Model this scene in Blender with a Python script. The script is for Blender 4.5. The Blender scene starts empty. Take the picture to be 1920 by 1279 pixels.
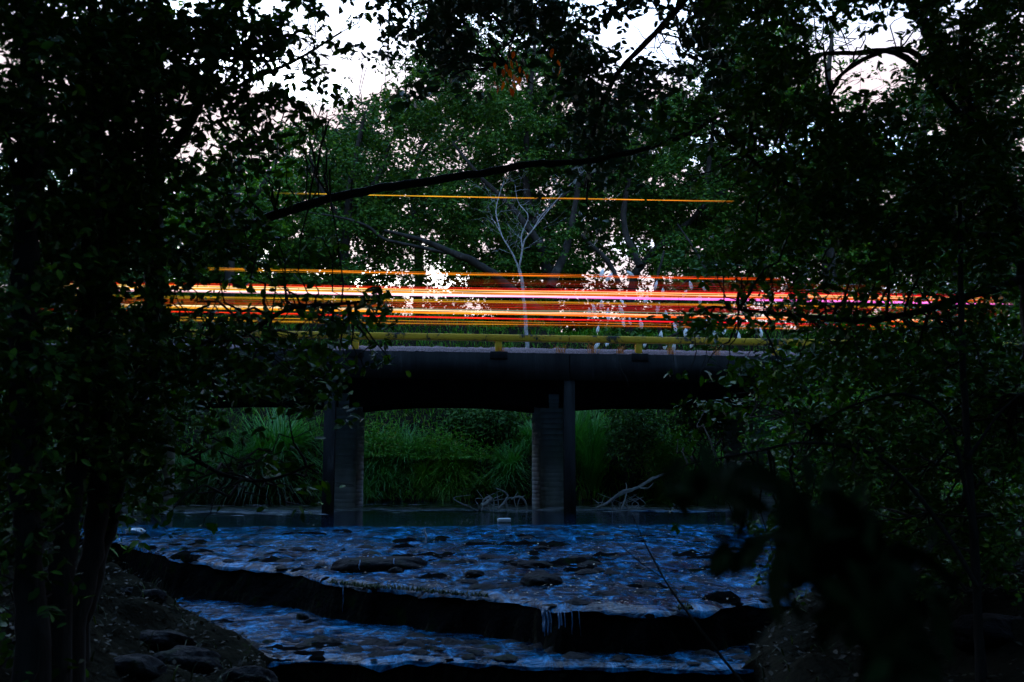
import bpy, math, random
import numpy as np
from mathutils import Vector, Matrix

rng = np.random.default_rng(7)
random.seed(7)
R = math.radians
scene = bpy.context.scene
col = scene.collection

# ------------------------------------------------------------------ camera
FPX = 1800.0                       # focal length in photo pixels (1920 wide)
YAW, PITCH, CAMZ = R(4.2), R(7.35), 1.30
cam_d = bpy.data.cameras.new('camera')
cam = bpy.data.objects.new('camera', cam_d)
col.objects.link(cam)
cam.location = (0, 0, CAMZ)
cam.rotation_euler = (R(90) + PITCH, 0, -YAW)
cam_d.sensor_width = 36.0
cam_d.lens = 36.0 * FPX / 1920.0
cam_d.clip_start = 0.05
cam_d.clip_end = 3000
cam_d.dof.use_dof = True
cam_d.dof.focus_distance = 26
cam_d.dof.aperture_fstop = 2.8
scene.camera = cam

# ------------------------------------------------------------------ sky, sun, exposure
SUN_EL, SUN_AZ = R(10.0), R(-9)     # azimuth from +Y, positive to the right
world = bpy.data.worlds.new('World')
scene.world = world
world.use_nodes = True
wt = world.node_tree
wt.nodes.clear()
wo = wt.nodes.new('ShaderNodeOutputWorld')
bg = wt.nodes.new('ShaderNodeBackground')
sky = wt.nodes.new('ShaderNodeTexSky')
sky.sky_type = 'NISHITA'
sky.sun_disc = False
sky.sun_elevation = SUN_EL
sky.sun_rotation = SUN_AZ
sky.altitude = 100
sky.air_density = 1.0
sky.dust_density = 0.6
sky.ozone_density = 3.0
bg.inputs['Strength'].default_value = 0.15
# thin rose cloud low all round the horizon
tcw = wt.nodes.new('ShaderNodeTexCoord')
sep = wt.nodes.new('ShaderNodeSeparateXYZ'); wt.links.new(tcw.outputs['Generated'], sep.inputs[0])
mpw = wt.nodes.new('ShaderNodeMapping'); mpw.inputs['Scale'].default_value = (1, 1, 2.6); wt.links.new(tcw.outputs['Generated'], mpw.inputs['Vector'])
nzw = wt.nodes.new('ShaderNodeTexNoise'); nzw.inputs['Scale'].default_value = 5.0; nzw.inputs['Detail'].default_value = 6.0; wt.links.new(mpw.outputs[0], nzw.inputs['Vector'])
cl = wt.nodes.new('ShaderNodeMapRange'); cl.interpolation_type = 'SMOOTHSTEP'; wt.links.new(nzw.outputs['Fac'], cl.inputs['Value']); cl.inputs['From Min'].default_value = 0.28; cl.inputs['From Max'].default_value = 0.48
lo = wt.nodes.new('ShaderNodeMapRange'); lo.interpolation_type = 'SMOOTHSTEP'; wt.links.new(sep.outputs['Z'], lo.inputs['Value'])
lo.inputs['From Min'].default_value = 0.36; lo.inputs['From Max'].default_value = 0.52; lo.inputs['To Min'].default_value = 0.98; lo.inputs['To Max'].default_value = 0.0
mm = wt.nodes.new('ShaderNodeMath'); mm.operation = 'MULTIPLY'; wt.links.new(cl.outputs[0], mm.inputs[0]); wt.links.new(lo.outputs[0], mm.inputs[1])
mixw = wt.nodes.new('ShaderNodeMix'); mixw.data_type = 'RGBA'
wt.links.new(mm.outputs[0], mixw.inputs[0]); wt.links.new(sky.outputs[0], mixw.inputs[6]); mixw.inputs[7].default_value = (0.70, 0.55, 0.57, 1)
wt.links.new(mixw.outputs[2], bg.inputs['Color'])
wt.links.new(bg.outputs[0], wo.inputs['Surface'])

sun_d = bpy.data.lights.new('sun', 'SUN')
sun_d.energy = 0.12
sun_d.angle = R(12)
sun_d.color = (1.0, 0.80, 0.66)
sun = bpy.data.objects.new('sun', sun_d)
col.objects.link(sun)
sdir = Vector((math.sin(SUN_AZ) * math.cos(SUN_EL), math.cos(SUN_AZ) * math.cos(SUN_EL), math.sin(SUN_EL)))
sun.rotation_euler = sdir.to_track_quat('Z', 'Y').to_euler()
sun.location = (0, 0, 30)

scene.view_settings.view_transform = 'Standard'
scene.view_settings.look = 'None'
scene.view_settings.gamma = 1.0
scene.view_settings.use_curve_mapping = False
scene.view_settings.exposure = 3.55
scene.cycles.max_bounces = 4
scene.cycles.diffuse_bounces = 2
scene.cycles.glossy_bounces = 2
scene.cycles.transmission_bounces = 3

# ------------------------------------------------------------------ helpers
_F = np.array([math.sin(YAW) * math.cos(PITCH), math.cos(YAW) * math.cos(PITCH), math.sin(PITCH)])
_R = np.array([math.cos(YAW), -math.sin(YAW), 0.0])
_U = np.cross(_R, _F)


def P(px, py, Y):
    """survey point: the place at distance Y that was sighted at photo pixel (px, py)"""
    d = _F + (px - 960.0) / FPX * _R + (639.5 - py) / FPX * _U
    t = Y / d[1]
    return np.array([d[0] * t, Y, CAMZ + d[2] * t])


def PZ(px, py, z):
    """the same for a point whose height is known"""
    d = _F + (px - 960.0) / FPX * _R + (639.5 - py) / FPX * _U
    t = (z - CAMZ) / d[2]
    return np.array([d[0] * t, d[1] * t, z])


def hit(px, py, y0=6.5, y1=25.0):
    """where the sight line through (px, py) meets the ground"""
    ys = np.linspace(y0, y1, 400)
    for yy in ys:
        q = P(px, py, yy)
        if float(ground(q[0], yy)) >= q[2]: return q
    return P(px, py, 9.5)


def tag(o, label=None, cat=None, group=None, kind=None):
    if label: o['label'] = label
    if cat: o['category'] = cat
    if group: o['group'] = group
    if kind: o['kind'] = kind
    return o


def link(name, me, mat, parent=None):
    o = bpy.data.objects.new(name, me)
    col.objects.link(o)
    if mat is not None and len(me.materials) == 0:
        me.materials.append(mat)
    if parent is not None:
        o.parent = parent
        o.matrix_parent_inverse = parent.matrix_basis.inverted()
    return o


def empty(name, loc=(0, 0, 0)):
    o = bpy.data.objects.new(name, None)
    o.empty_display_size = 0.2
    col.objects.link(o)
    o.location = [float(v) for v in loc]
    return o


def np_mesh(name, V, F, smooth=False):
    """V (n,3), F (m,k) all faces of the same size"""
    me = bpy.data.meshes.new(name)
    V = np.ascontiguousarray(V, dtype=np.float32)
    F = np.ascontiguousarray(F, dtype=np.int32)
    m, k = F.shape
    me.vertices.add(len(V))
    me.vertices.foreach_set('co', V.ravel())
    me.loops.add(m * k)
    me.loops.foreach_set('vertex_index', F.ravel())
    me.polygons.add(m)
    me.polygons.foreach_set('loop_start', np.arange(0, m * k, k, dtype=np.int32))
    if smooth:
        me.polygons.foreach_set('use_smooth', np.ones(m, dtype=bool))
    me.update(calc_edges=True)
    return me


class MB:
    """collects quads"""
    def __init__(s):
        s.V = []; s.F = []; s.n = 0

    def add(s, V, F):
        s.V.append(np.asarray(V, float)); s.F.append(np.asarray(F, int) + s.n); s.n += len(V)

    def tube(s, pts, radii, n=7):
        pts = np.asarray(pts, float)
        m = len(pts)
        radii = np.broadcast_to(np.asarray(radii, float), (m,))
        t = np.gradient(pts, axis=0)
        t /= np.linalg.norm(t, axis=1)[:, None] + 1e-9
        ref = np.array([0.31, 0.17, 0.93])
        if abs(t.mean(0) @ ref) > 0.85: ref = np.array([0.9, 0.3, 0.1])
        a = np.cross(t, ref); a /= np.linalg.norm(a, axis=1)[:, None] + 1e-9
        b = np.cross(t, a)
        th = np.linspace(0, 2 * math.pi, n, endpoint=False)
        V = pts[:, None, :] + radii[:, None, None] * (np.cos(th)[None, :, None] * a[:, None, :] + np.sin(th)[None, :, None] * b[:, None, :])
        V = V.reshape(-1, 3)
        i, j = np.meshgrid(np.arange(m - 1), np.arange(n), indexing='ij')
        j2 = (j + 1) % n
        F = np.stack([i * n + j, i * n + j2, (i + 1) * n + j2, (i + 1) * n + j], -1).reshape(-1, 4)
        s.add(V, F)

    def box(s, lo, hi, f=None):
        x0, y0, z0 = lo; x1, y1, z1 = hi
        V = np.array([[x0, y0, z0], [x1, y0, z0], [x1, y1, z0], [x0, y1, z0], [x0, y0, z1], [x1, y0, z1], [x1, y1, z1], [x0, y1, z1]], float)
        if f is not None: V = f(V)
        s.add(V, [[0, 3, 2, 1], [4, 5, 6, 7], [0, 1, 5, 4], [1, 2, 6, 5], [2, 3, 7, 6], [3, 0, 4, 7]])

    def build(s, name, mat, parent=None, smooth=False):
        me = np_mesh(name, np.concatenate(s.V), np.concatenate(s.F), smooth)
        return link(name, me, mat, parent)


def vnoise(x, y, seed=0):
    """cheap smooth value noise, arrays in, -1..1"""
    x = np.asarray(x, float); y = np.asarray(y, float)
    xi = np.floor(x).astype(int); yi = np.floor(y).astype(int)
    fx = x - xi; fy = y - yi
    fx = fx * fx * (3 - 2 * fx); fy = fy * fy * (3 - 2 * fy)

    def h(a, b):
        v = np.sin(a * 127.1 + b * 311.7 + seed * 74.7) * 43758.5453
        return (v - np.floor(v)) * 2 - 1
    return (h(xi, yi) * (1 - fx) + h(xi + 1, yi) * fx) * (1 - fy) + (h(xi, yi + 1) * (1 - fx) + h(xi + 1, yi + 1) * fx) * fy


def fbm(x, y, seed=0, o=4):
    r = 0; a = 0.5
    for k in range(o):
        r = r + a * vnoise(np.asarray(x) * 2 ** k, np.asarray(y) * 2 ** k, seed + k); a *= 0.5
    return r


def wobble(a, b, n, amp, sag=0.0):
    """a slightly crooked run of points from a to b"""
    a = np.asarray(a, float); b = np.asarray(b, float)
    t = np.linspace(0, 1, n)[:, None]
    p = a + (b - a) * t
    L = np.linalg.norm(b - a)
    j = rng.normal(0, amp * L, (n, 3)); j[0] = 0; j[-1] = 0
    p += j
    p[:, 2] -= sag * L * (4 * t * (1 - t))[:, 0]
    return p


def smooth_path(pts, per=6):
    """Catmull-Rom through pts"""
    pts = np.asarray(pts, float)
    q = np.vstack([2 * pts[0] - pts[1], pts, 2 * pts[-1] - pts[-2]])
    out = []
    for i in range(1, len(q) - 2):
        for t in np.linspace(0, 1, per, endpoint=False):
            p0, p1, p2, p3 = q[i - 1], q[i], q[i + 1], q[i + 2]
            out.append(0.5 * ((2 * p1) + (-p0 + p2) * t + (2 * p0 - 5 * p1 + 4 * p2 - p3) * t * t + (-p0 + 3 * p1 - 3 * p2 + p3) * t ** 3))
    out.append(pts[-1])
    return np.array(out)


# ------------------------------------------------------------------ materials
def mat_new(name):
    m = bpy.data.materials.new(name)
    m.use_nodes = True
    nt = m.node_tree
    nt.nodes.clear()
    out = nt.nodes.new('ShaderNodeOutputMaterial')
    return m, nt, out


def N(nt, typ, **kw):
    n = nt.nodes.new(typ)
    for k, v in kw.items():
        if k.startswith('_'): setattr(n, k[1:], v)
        else: n.inputs[k.replace('__', ' ')].default_value = v
    return n


def ramp(nt, fac, stops):
    r = nt.nodes.new('ShaderNodeValToRGB')
    el = r.color_ramp.elements
    while len(el) < len(stops): el.new(0.5)
    for e, (p, c) in zip(el, stops):
        e.position = p; e.color = (*c, 1)
    nt.links.new(fac, r.inputs[0])
    return r


def mat_leaf(name, stops, rough=0.42, trans=0.35, spec=0.5):
    m, nt, out = mat_new(name)
    g = nt.nodes.new('ShaderNodeNewGeometry')
    oi = nt.nodes.new('ShaderNodeObjectInfo')
    ad = N(nt, 'ShaderNodeMath', _operation='ADD'); nt.links.new(g.outputs['Random Per Island'], ad.inputs[0]); nt.links.new(oi.outputs['Random'], ad.inputs[1])
    fr = N(nt, 'ShaderNodeMath', _operation='FRACT'); nt.links.new(ad.outputs[0], fr.inputs[0])
    r = ramp(nt, fr.outputs[0], stops)
    p = N(nt, 'ShaderNodeBsdfPrincipled', Roughness=rough)
    p.inputs['Specular IOR Level'].default_value = spec
    nt.links.new(r.outputs[0], p.inputs['Base Color'])
    t = N(nt, 'ShaderNodeBsdfTranslucent')
    hs = N(nt, 'ShaderNodeHueSaturation', Saturation=1.15, Value=1.3)
    nt.links.new(r.outputs[0], hs.inputs['Color']); nt.links.new(hs.outputs[0], t.inputs['Color'])
    mx = N(nt, 'ShaderNodeMixShader', Fac=trans)
    nt.links.new(p.outputs[0], mx.inputs[1]); nt.links.new(t.outputs[0], mx.inputs[2])
    nt.links.new(mx.outputs[0], out.inputs['Surface'])
    return m


def mat_noise(name, stops, scale=4.0, rough=0.8, bump=0.3, bscale=None, detail=6.0, stretch=(1, 1, 1), spec=0.4, dist=0.02):
    m, nt, out = mat_new(name)
    tc = nt.nodes.new('ShaderNodeNewGeometry')
    mp = N(nt, 'ShaderNodeMapping'); mp.inputs['Scale'].default_value = stretch
    nt.links.new(tc.outputs['Position'], mp.inputs['Vector'])
    n1 = N(nt, 'ShaderNodeTexNoise', Scale=scale, Detail=detail, Roughness=0.65)
    nt.links.new(mp.outputs[0], n1.inputs['Vector'])
    r = ramp(nt, n1.outputs['Fac'], stops)
    p = N(nt, 'ShaderNodeBsdfPrincipled', Roughness=rough)
    p.inputs['Specular IOR Level'].default_value = spec
    nt.links.new(r.outputs[0], p.inputs['Base Color'])
    n2 = N(nt, 'ShaderNodeTexNoise', Scale=bscale or scale * 3, Detail=6.0)
    nt.links.new(mp.outputs[0], n2.inputs['Vector'])
    b = N(nt, 'ShaderNodeBump', Strength=bump, Distance=dist)
    nt.links.new(n2.outputs['Fac'], b.inputs['Height'])
    nt.links.new(b.outputs[0], p.inputs['Normal'])
    nt.links.new(p.outputs[0], out.inputs['Surface'])
    return m


def mat_water(name, scale=1.0, bump=0.3, stretch=(1, 2.2, 1), rough=0.05, tint=(0.004, 0.008, 0.012), fine=0.0, calm=0.0, spec=0.5, sky_tint=None):
    m, nt, out = mat_new(name)
    g = nt.nodes.new('ShaderNodeNewGeometry')
    mp = N(nt, 'ShaderNodeMapping'); mp.inputs['Scale'].default_value = stretch
    nt.links.new(g.outputs['Position'], mp.inputs['Vector'])
    n1 = N(nt, 'ShaderNodeTexNoise', Scale=scale * 3.0, Detail=3.0, Roughness=0.5, Distortion=0.5)
    n2 = N(nt, 'ShaderNodeTexNoise', Scale=scale * 12.0, Detail=3.0, Roughness=0.55, Distortion=0.6)
    nt.links.new(mp.outputs[0], n1.inputs['Vector']); nt.links.new(mp.outputs[0], n2.inputs['Vector'])
    ml = N(nt, 'ShaderNodeMath', _operation='MULTIPLY_ADD'); ml.inputs[1].default_value = fine
    nt.links.new(n2.outputs['Fac'], ml.inputs[0]); nt.links.new(n1.outputs['Fac'], ml.inputs[2])
    n3 = N(nt, 'ShaderNodeTexNoise', Scale=0.55, Detail=3.0, Roughness=0.6, Distortion=0.8)
    nt.links.new(g.outputs['Position'], n3.inputs['Vector'])
    mr = N(nt, 'ShaderNodeMapRange', _interpolation_type='SMOOTHSTEP'); mr.inputs['From Min'].default_value = 0.38; mr.inputs['From Max'].default_value = 0.62
    mr.inputs['To Min'].default_value = 1.0 - calm; mr.inputs['To Max'].default_value = 1.0
    nt.links.new(n3.outputs['Fac'], mr.inputs['Value'])
    b = N(nt, 'ShaderNodeBump', Distance=bump)
    nt.links.new(mr.outputs[0], b.inputs['Strength'])
    nt.links.new(ml.outputs[0], b.inputs['Height'])
    p = N(nt, 'ShaderNodeBsdfPrincipled', Roughness=rough, IOR=1.33)
    p.inputs['Base Color'].default_value = (*tint, 1)
    if sky_tint:      # reflected sky blue put into the colour: dark film beside paler aerated streaks
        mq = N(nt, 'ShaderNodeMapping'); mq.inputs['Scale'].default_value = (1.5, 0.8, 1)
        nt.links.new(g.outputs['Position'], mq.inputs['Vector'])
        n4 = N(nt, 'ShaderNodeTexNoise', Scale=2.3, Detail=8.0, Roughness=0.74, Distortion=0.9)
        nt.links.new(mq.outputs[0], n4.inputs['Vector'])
        rr = ramp(nt, n4.outputs['Fac'], [(0.42, tint), (0.50, tuple(0.3 * c for c in sky_tint)), (0.58, sky_tint), (0.68, tuple(min(1, 2.4 * c + 0.05) for c in sky_tint))])
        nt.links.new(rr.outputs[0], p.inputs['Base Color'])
    p.inputs['Specular IOR Level'].default_value = spec
    nt.links.new(b.outputs[0], p.inputs['Normal'])
    nt.links.new(p.outputs[0], out.inputs['Surface'])
    return m


def mat_emit(name, c, strength, c2=None, nscale=0.35):
    """lamp light; the colour shifts from one end of the bridge to the other and wavers a little"""
    m, nt, out = mat_new(name)
    g = nt.nodes.new('ShaderNodeNewGeometry')
    mp = N(nt, 'ShaderNodeMapping'); mp.inputs['Scale'].default_value = (1, 0.0, 3.0)
    nt.links.new(g.outputs['Position'], mp.inputs['Vector'])
    n1 = N(nt, 'ShaderNodeTexNoise', Scale=nscale, Detail=3.0)
    nt.links.new(mp.outputs[0], n1.inputs['Vector'])
    sx = nt.nodes.new('ShaderNodeSeparateXYZ'); nt.links.new(g.outputs['Position'], sx.inputs[0])
    mr = N(nt, 'ShaderNodeMapRange'); mr.inputs['From Min'].default_value = -7.0; mr.inputs['From Max'].default_value = 9.0
    nt.links.new(sx.outputs['X'], mr.inputs['Value'])
    ad = N(nt, 'ShaderNodeMath', _operation='MULTIPLY_ADD'); ad.inputs[1].default_value = 0.9
    nt.links.new(n1.outputs['Fac'], ad.inputs[0])
    sb = N(nt, 'ShaderNodeMath', _operation='SUBTRACT'); sb.inputs[1].default_value = 0.45
    nt.links.new(mr.outputs[0], sb.inputs[0]); nt.links.new(sb.outputs[0], ad.inputs[2])
    r = ramp(nt, ad.outputs[0], [(0.1, c), (0.9, c2 or c)])
    e = N(nt, 'ShaderNodeEmission', Strength=strength * 0.18)
    mp2 = N(nt, 'ShaderNodeMapping'); mp2.inputs['Scale'].default_value = (0.55, 0.0, 40.0)
    nt.links.new(g.outputs['Position'], mp2.inputs['Vector'])
    n2 = N(nt, 'ShaderNodeTexNoise', Scale=1.0, Detail=4.0); nt.links.new(mp2.outputs[0], n2.inputs['Vector'])
    fl = N(nt, 'ShaderNodeMapRange'); fl.inputs['From Min'].default_value = 0.3; fl.inputs['From Max'].default_value = 0.7
    fl.inputs['To Min'].default_value = strength * 0.06; fl.inputs['To Max'].default_value = strength * 0.26
    nt.links.new(n2.outputs['Fac'], fl.inputs['Value']); nt.links.new(fl.outputs[0], e.inputs['Strength'])
    nt.links.new(r.outputs[0], e.inputs['Color'])
    nt.links.new(e.outputs[0], out.inputs['Surface'])
    if strength < 0.7: m.cycles.emission_sampling = 'NONE'
    return m


M = {}
M['leaf_left'] = mat_leaf('leaf_left', [(0.0, (0.016, 0.045, 0.009)), (0.6, (0.026, 0.075, 0.008)), (0.9, (0.05, 0.13, 0.010)), (1.0, (0.12, 0.24, 0.015))], rough=0.6, trans=0.12, spec=0.10)
M['leaf_right'] = mat_leaf('leaf_right', [(0.0, (0.02, 0.07, 0.005)), (0.6, (0.035, 0.11, 0.006)), (0.88, (0.06, 0.16, 0.008)), (1.0, (0.14, 0.26, 0.015))], rough=0.5, trans=0.12, spec=0.14)
M['leaf_top'] = mat_leaf('leaf_top', [(0.0, (0.02, 0.05, 0.014)), (1.0, (0.03, 0.07, 0.016))], rough=0.6, trans=0.06, spec=0.2)
M['leaf_far'] = mat_leaf('leaf_far', [(0.0, (0.02, 0.055, 0.014)), (0.5, (0.03, 0.08, 0.016)), (1.0, (0.05, 0.11, 0.02))], rough=0.6, trans=0.15, spec=0.12)
M['leaf_fern'] = mat_leaf('leaf_fern', [(0.0, (0.018, 0.058, 0.010)), (0.5, (0.03, 0.092, 0.011)), (0.9, (0.06, 0.14, 0.014)), (1.0, (0.12, 0.22, 0.02))], rough=0.6, trans=0.15, spec=0.12)
M['leaf_bush'] = mat_leaf('leaf_bush', [(0.0, (0.025, 0.09, 0.008)), (0.5, (0.045, 0.15, 0.009)), (0.9, (0.09, 0.21, 0.014)), (1.0, (0.16, 0.28, 0.02))], rough=0.5, trans=0.3, spec=0.2)
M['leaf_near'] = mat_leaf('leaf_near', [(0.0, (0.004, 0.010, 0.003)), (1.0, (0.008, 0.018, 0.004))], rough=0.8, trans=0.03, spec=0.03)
M['leaf_lush'] = mat_leaf('leaf_lush', [(0.0, (0.035, 0.14, 0.012)), (0.5, (0.055, 0.19, 0.014)), (0.9, (0.10, 0.24, 0.02)), (1.0, (0.20, 0.16, 0.03))], rough=0.5, trans=0.25, spec=0.2)
M['leaf_orange'] = mat_leaf('leaf_orange', [(0.0, (0.45, 0.06, 0.008)), (1.0, (0.62, 0.13, 0.012))], trans=0.65)
M['grass'] = mat_leaf('grass', [(0.0, (0.04, 0.15, 0.010)), (0.5, (0.065, 0.21, 0.012)), (0.85, (0.11, 0.25, 0.018)), (1.0, (0.20, 0.18, 0.03))], rough=0.5, trans=0.3, spec=0.2)
M['reed'] = mat_leaf('reed', [(0.0, (0.035, 0.14, 0.025)), (0.6, (0.05, 0.18, 0.03)), (1.0, (0.10, 0.24, 0.045))], rough=0.45, trans=0.3, spec=0.3)
M['moss'] = mat_leaf('moss', [(0.0, (0.010, 0.016, 0.005)), (0.7, (0.02, 0.035, 0.008)), (1.0, (0.09, 0.11, 0.02))], rough=0.7, trans=0.1, spec=0.1)
M['dry_grass'] = mat_leaf('dry_grass', [(0.0, (0.45, 0.17, 0.05)), (1.0, (0.60, 0.30, 0.10))], rough=0.6)
M['petal'] = mat_leaf('petal', [(0.0, (0.72, 0.74, 0.70)), (1.0, (0.8, 0.8, 0.8))], rough=0.6, trans=0.5)
M['litter'] = mat_leaf('litter', [(0.0, (0.10, 0.08, 0.04)), (0.5, (0.22, 0.16, 0.07)), (0.8, (0.35, 0.30, 0.18)), (1.0, (0.30, 0.10, 0.03))], rough=0.5, trans=0.1)
M['litter_wet'] = mat_leaf('litter_wet', [(0.0, (0.015, 0.013, 0.008)), (0.8, (0.04, 0.032, 0.018)), (0.97, (0.06, 0.05, 0.03)), (1.0, (0.12, 0.10, 0.07))], rough=0.7, trans=0.05, spec=0.1)
M['bark_dark'] = mat_noise('bark_dark', [(0.3, (0.012, 0.011, 0.009)), (0.7, (0.032, 0.028, 0.023))], 9, 0.95, 0.6, 30, stretch=(1, 1, 0.25), spec=0.08)
M['bark_mid'] = mat_noise('bark_mid', [(0.3, (0.014, 0.013, 0.011)), (0.6, (0.035, 0.032, 0.027)), (0.74, (0.11, 0.10, 0.09))], 3, 0.95, 0.7, 14, stretch=(1, 1, 0.4), spec=0.05)
M['bark_pale'] = mat_noise('bark_pale', [(0.35, (0.12, 0.115, 0.105)), (0.65, (0.36, 0.345, 0.33))], 7, 0.85, 0.3, 25)
M['driftwood'] = mat_noise('driftwood', [(0.3, (0.30, 0.27, 0.25)), (0.7, (0.58, 0.54, 0.5))], 9, 0.75, 0.5, 40)
M['soil'] = mat_noise('soil', [(0.3, (0.008, 0.008, 0.006)), (0.6, (0.018, 0.016, 0.011)), (0.75, (0.014, 0.026, 0.007))], 2.2, 0.95, 0.8, 14, dist=0.06, spec=0.0)
M['rock'] = mat_noise('rock', [(0.3, (0.004, 0.004, 0.005)), (0.55, (0.010, 0.010, 0.011)), (0.70, (0.008, 0.018, 0.004))], 3.0, 0.6, 0.9, 13, dist=0.05, spec=0.02)
M['bed'] = mat_noise('bed', [(0.3, (0.003, 0.003, 0.003)), (0.55, (0.006, 0.006, 0.006)), (0.70, (0.006, 0.014, 0.003))], 3.0, 0.8, 0.9, 13, dist=0.05, spec=0.0)
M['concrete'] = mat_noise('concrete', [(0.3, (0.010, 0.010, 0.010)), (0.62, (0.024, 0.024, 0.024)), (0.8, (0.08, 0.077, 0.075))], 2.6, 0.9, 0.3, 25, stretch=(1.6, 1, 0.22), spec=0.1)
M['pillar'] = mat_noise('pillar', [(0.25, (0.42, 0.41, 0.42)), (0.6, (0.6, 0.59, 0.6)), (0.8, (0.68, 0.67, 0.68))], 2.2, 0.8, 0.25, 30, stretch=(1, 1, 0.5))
M['aggregate'] = mat_noise('aggregate', [(0.38, (0.02, 0.014, 0.014)), (0.52, (0.10, 0.06, 0.062)), (0.64, (0.30, 0.18, 0.185))], 26, 0.8, 1.0, 30, dist=0.03)  # pink glow of the light streaks put into the stone colour
M['asphalt'] = mat_noise('asphalt', [(0.3, (0.04, 0.04, 0.042)), (0.7, (0.065, 0.065, 0.065))], 8, 0.8, 0.4, 60)
M['water_pond'] = mat_water('water_pond', 1.0, 0.010, (0.6, 1.6, 1), 0.05, tint=(0.003, 0.009, 0.018))
M['water_apron'] = mat_water('water_apron', 1.3, 0.05, (0.9, 1.4, 1), 0.12, tint=(0.001, 0.008, 0.018), fine=0.3, calm=0.6, spec=0.07, sky_tint=(0.006, 0.12, 0.255))  # the sky's blue is held in the body colour, specular kept low
M['water_riffle'] = mat_water('water_riffle', 3.0, 0.05, (0.7, 1.6, 1), 0.2, tint=(0.02, 0.10, 0.25), fine=0.4, spec=0.4, sky_tint=(0.30, 0.55, 0.8))
M['water_fall'] = mat_water('water_fall', 2.0, 0.05, (6, 6, 0.4), 0.2, tint=(0.08, 0.20, 0.36))
M['foam'] = mat_noise('foam', [(0.3, (0.7, 0.74, 0.78)), (0.7, (0.85, 0.87, 0.9))], 20, 0.5, 0.3, 60)
M['plastic'] = mat_noise('plastic', [(0.3, (0.6, 0.65, 0.7)), (0.7, (0.75, 0.78, 0.8))], 5, 0.3, 0.2, 20)

# yellow paint with black grime
m, nt, out = mat_new('yellow_paint')
g = nt.nodes.new('ShaderNodeNewGeometry')
n1 = N(nt, 'ShaderNodeTexNoise', Scale=1.4, Detail=8.0, Roughness=0.7); nt.links.new(g.outputs['Position'], n1.inputs['Vector'])
n2 = N(nt, 'ShaderNodeTexNoise', Scale=9.0, Detail=5.0, Roughness=0.7); nt.links.new(g.outputs['Position'], n2.inputs['Vector'])
sm = N(nt, 'ShaderNodeMath', _operation='MULTIPLY_ADD'); sm.inputs[1].default_value = 0.45
nt.links.new(n2.outputs['Fac'], sm.inputs[0]); nt.links.new(n1.outputs['Fac'], sm.inputs[2])
r = ramp(nt, sm.outputs[0], [(0.66, (0.85, 0.46, 0.012)), (0.77, (0.72, 0.37, 0.012)), (0.83, (0.045, 0.04, 0.02)), (0.95, (0.02, 0.022, 0.012))])
p = N(nt, 'ShaderNodeBsdfPrincipled', Roughness=0.65)
nt.links.new(r.outputs[0], p.inputs['Base Color']); nt.links.new(p.outputs[0], out.inputs['Surface'])
M['yellow'] = m

# ------------------------------------------------------------------ terrain, stream bed and water
LIP = [(-9.0, 18.9)]
for px, py, z in [(200, 1003, -0.03), (270, 1020, -0.06), (340, 1038, -0.10), (430, 1046, -0.14), (560, 1062, -0.20), (640, 1086, -0.26), (700, 1096, -0.27), (800, 1103, -0.28),
                  (900, 1112, -0.30), (1000, 1126, -0.30), (1050, 1138, -0.30), (1200, 1143, -0.30), (1300, 1134, -0.30), (1400, 1126, -0.30), (1500, 1122, -0.30)]:
    q = PZ(px, py, z); LIP.append((q[0], q[1]))
LIP.append((9.0, 11.8))
LIP = np.array(LIP)
ZL = -0.74
LIP2 = [(-6.0, 9.2)]
for px, py in [(500, 1236), (600, 1232), (650, 1233), (690, 1242), (730, 1240), (770, 1232), (860, 1237), (1000, 1243), (1280, 1249), (1510, 1252)]:
    q = PZ(px, py, ZL); LIP2.append((q[0], q[1]))
LIP2.append((8.0, 9.9))
LIP2 = np.array(LIP2)
YP = 20.6      # where the still pond ends and the apron begins


def lip(x): return np.interp(x, LIP[:, 0], LIP[:, 1]) + 0.38 * fbm(np.asarray(x) * 1.6, np.asarray(x) * 0 + 3.1, 5, 3)
def lip2(x): return np.interp(x, LIP2[:, 0], LIP2[:, 1]) + 0.04 * fbm(np.asarray(x) * 1.9, np.asarray(x) * 0 + 1.7, 8, 2)
def XL(y): return np.interp(y, [0, 8, 10, 11, 12.5, 15, 18, 26, 34, 60], [-0.9, -1.2, -1.5, -2.0, -2.9, -4.9, -6.8, -11.5, -13.5, -20])
def XR(y): return np.interp(y, [0, 8, 11, 13, 16, 26, 34, 60], [1.6, 2.4, 3.6, 5.2, 7.0, 11.5, 13.5, 20])


def apron_z(x, y):
    """smooth level of the film of water between pond and upper lip"""
    l = lip(x)
    t = np.clip((YP - y) / np.maximum(YP - l, 0.4), 0, 1)
    zl = np.interp(x, [-7, -5, -3, -1.5, 1], [-0.03, -0.12, -0.24, -0.29, -0.30])
    # the little shelf left of the middle
    return zl * t ** 1.15


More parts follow.
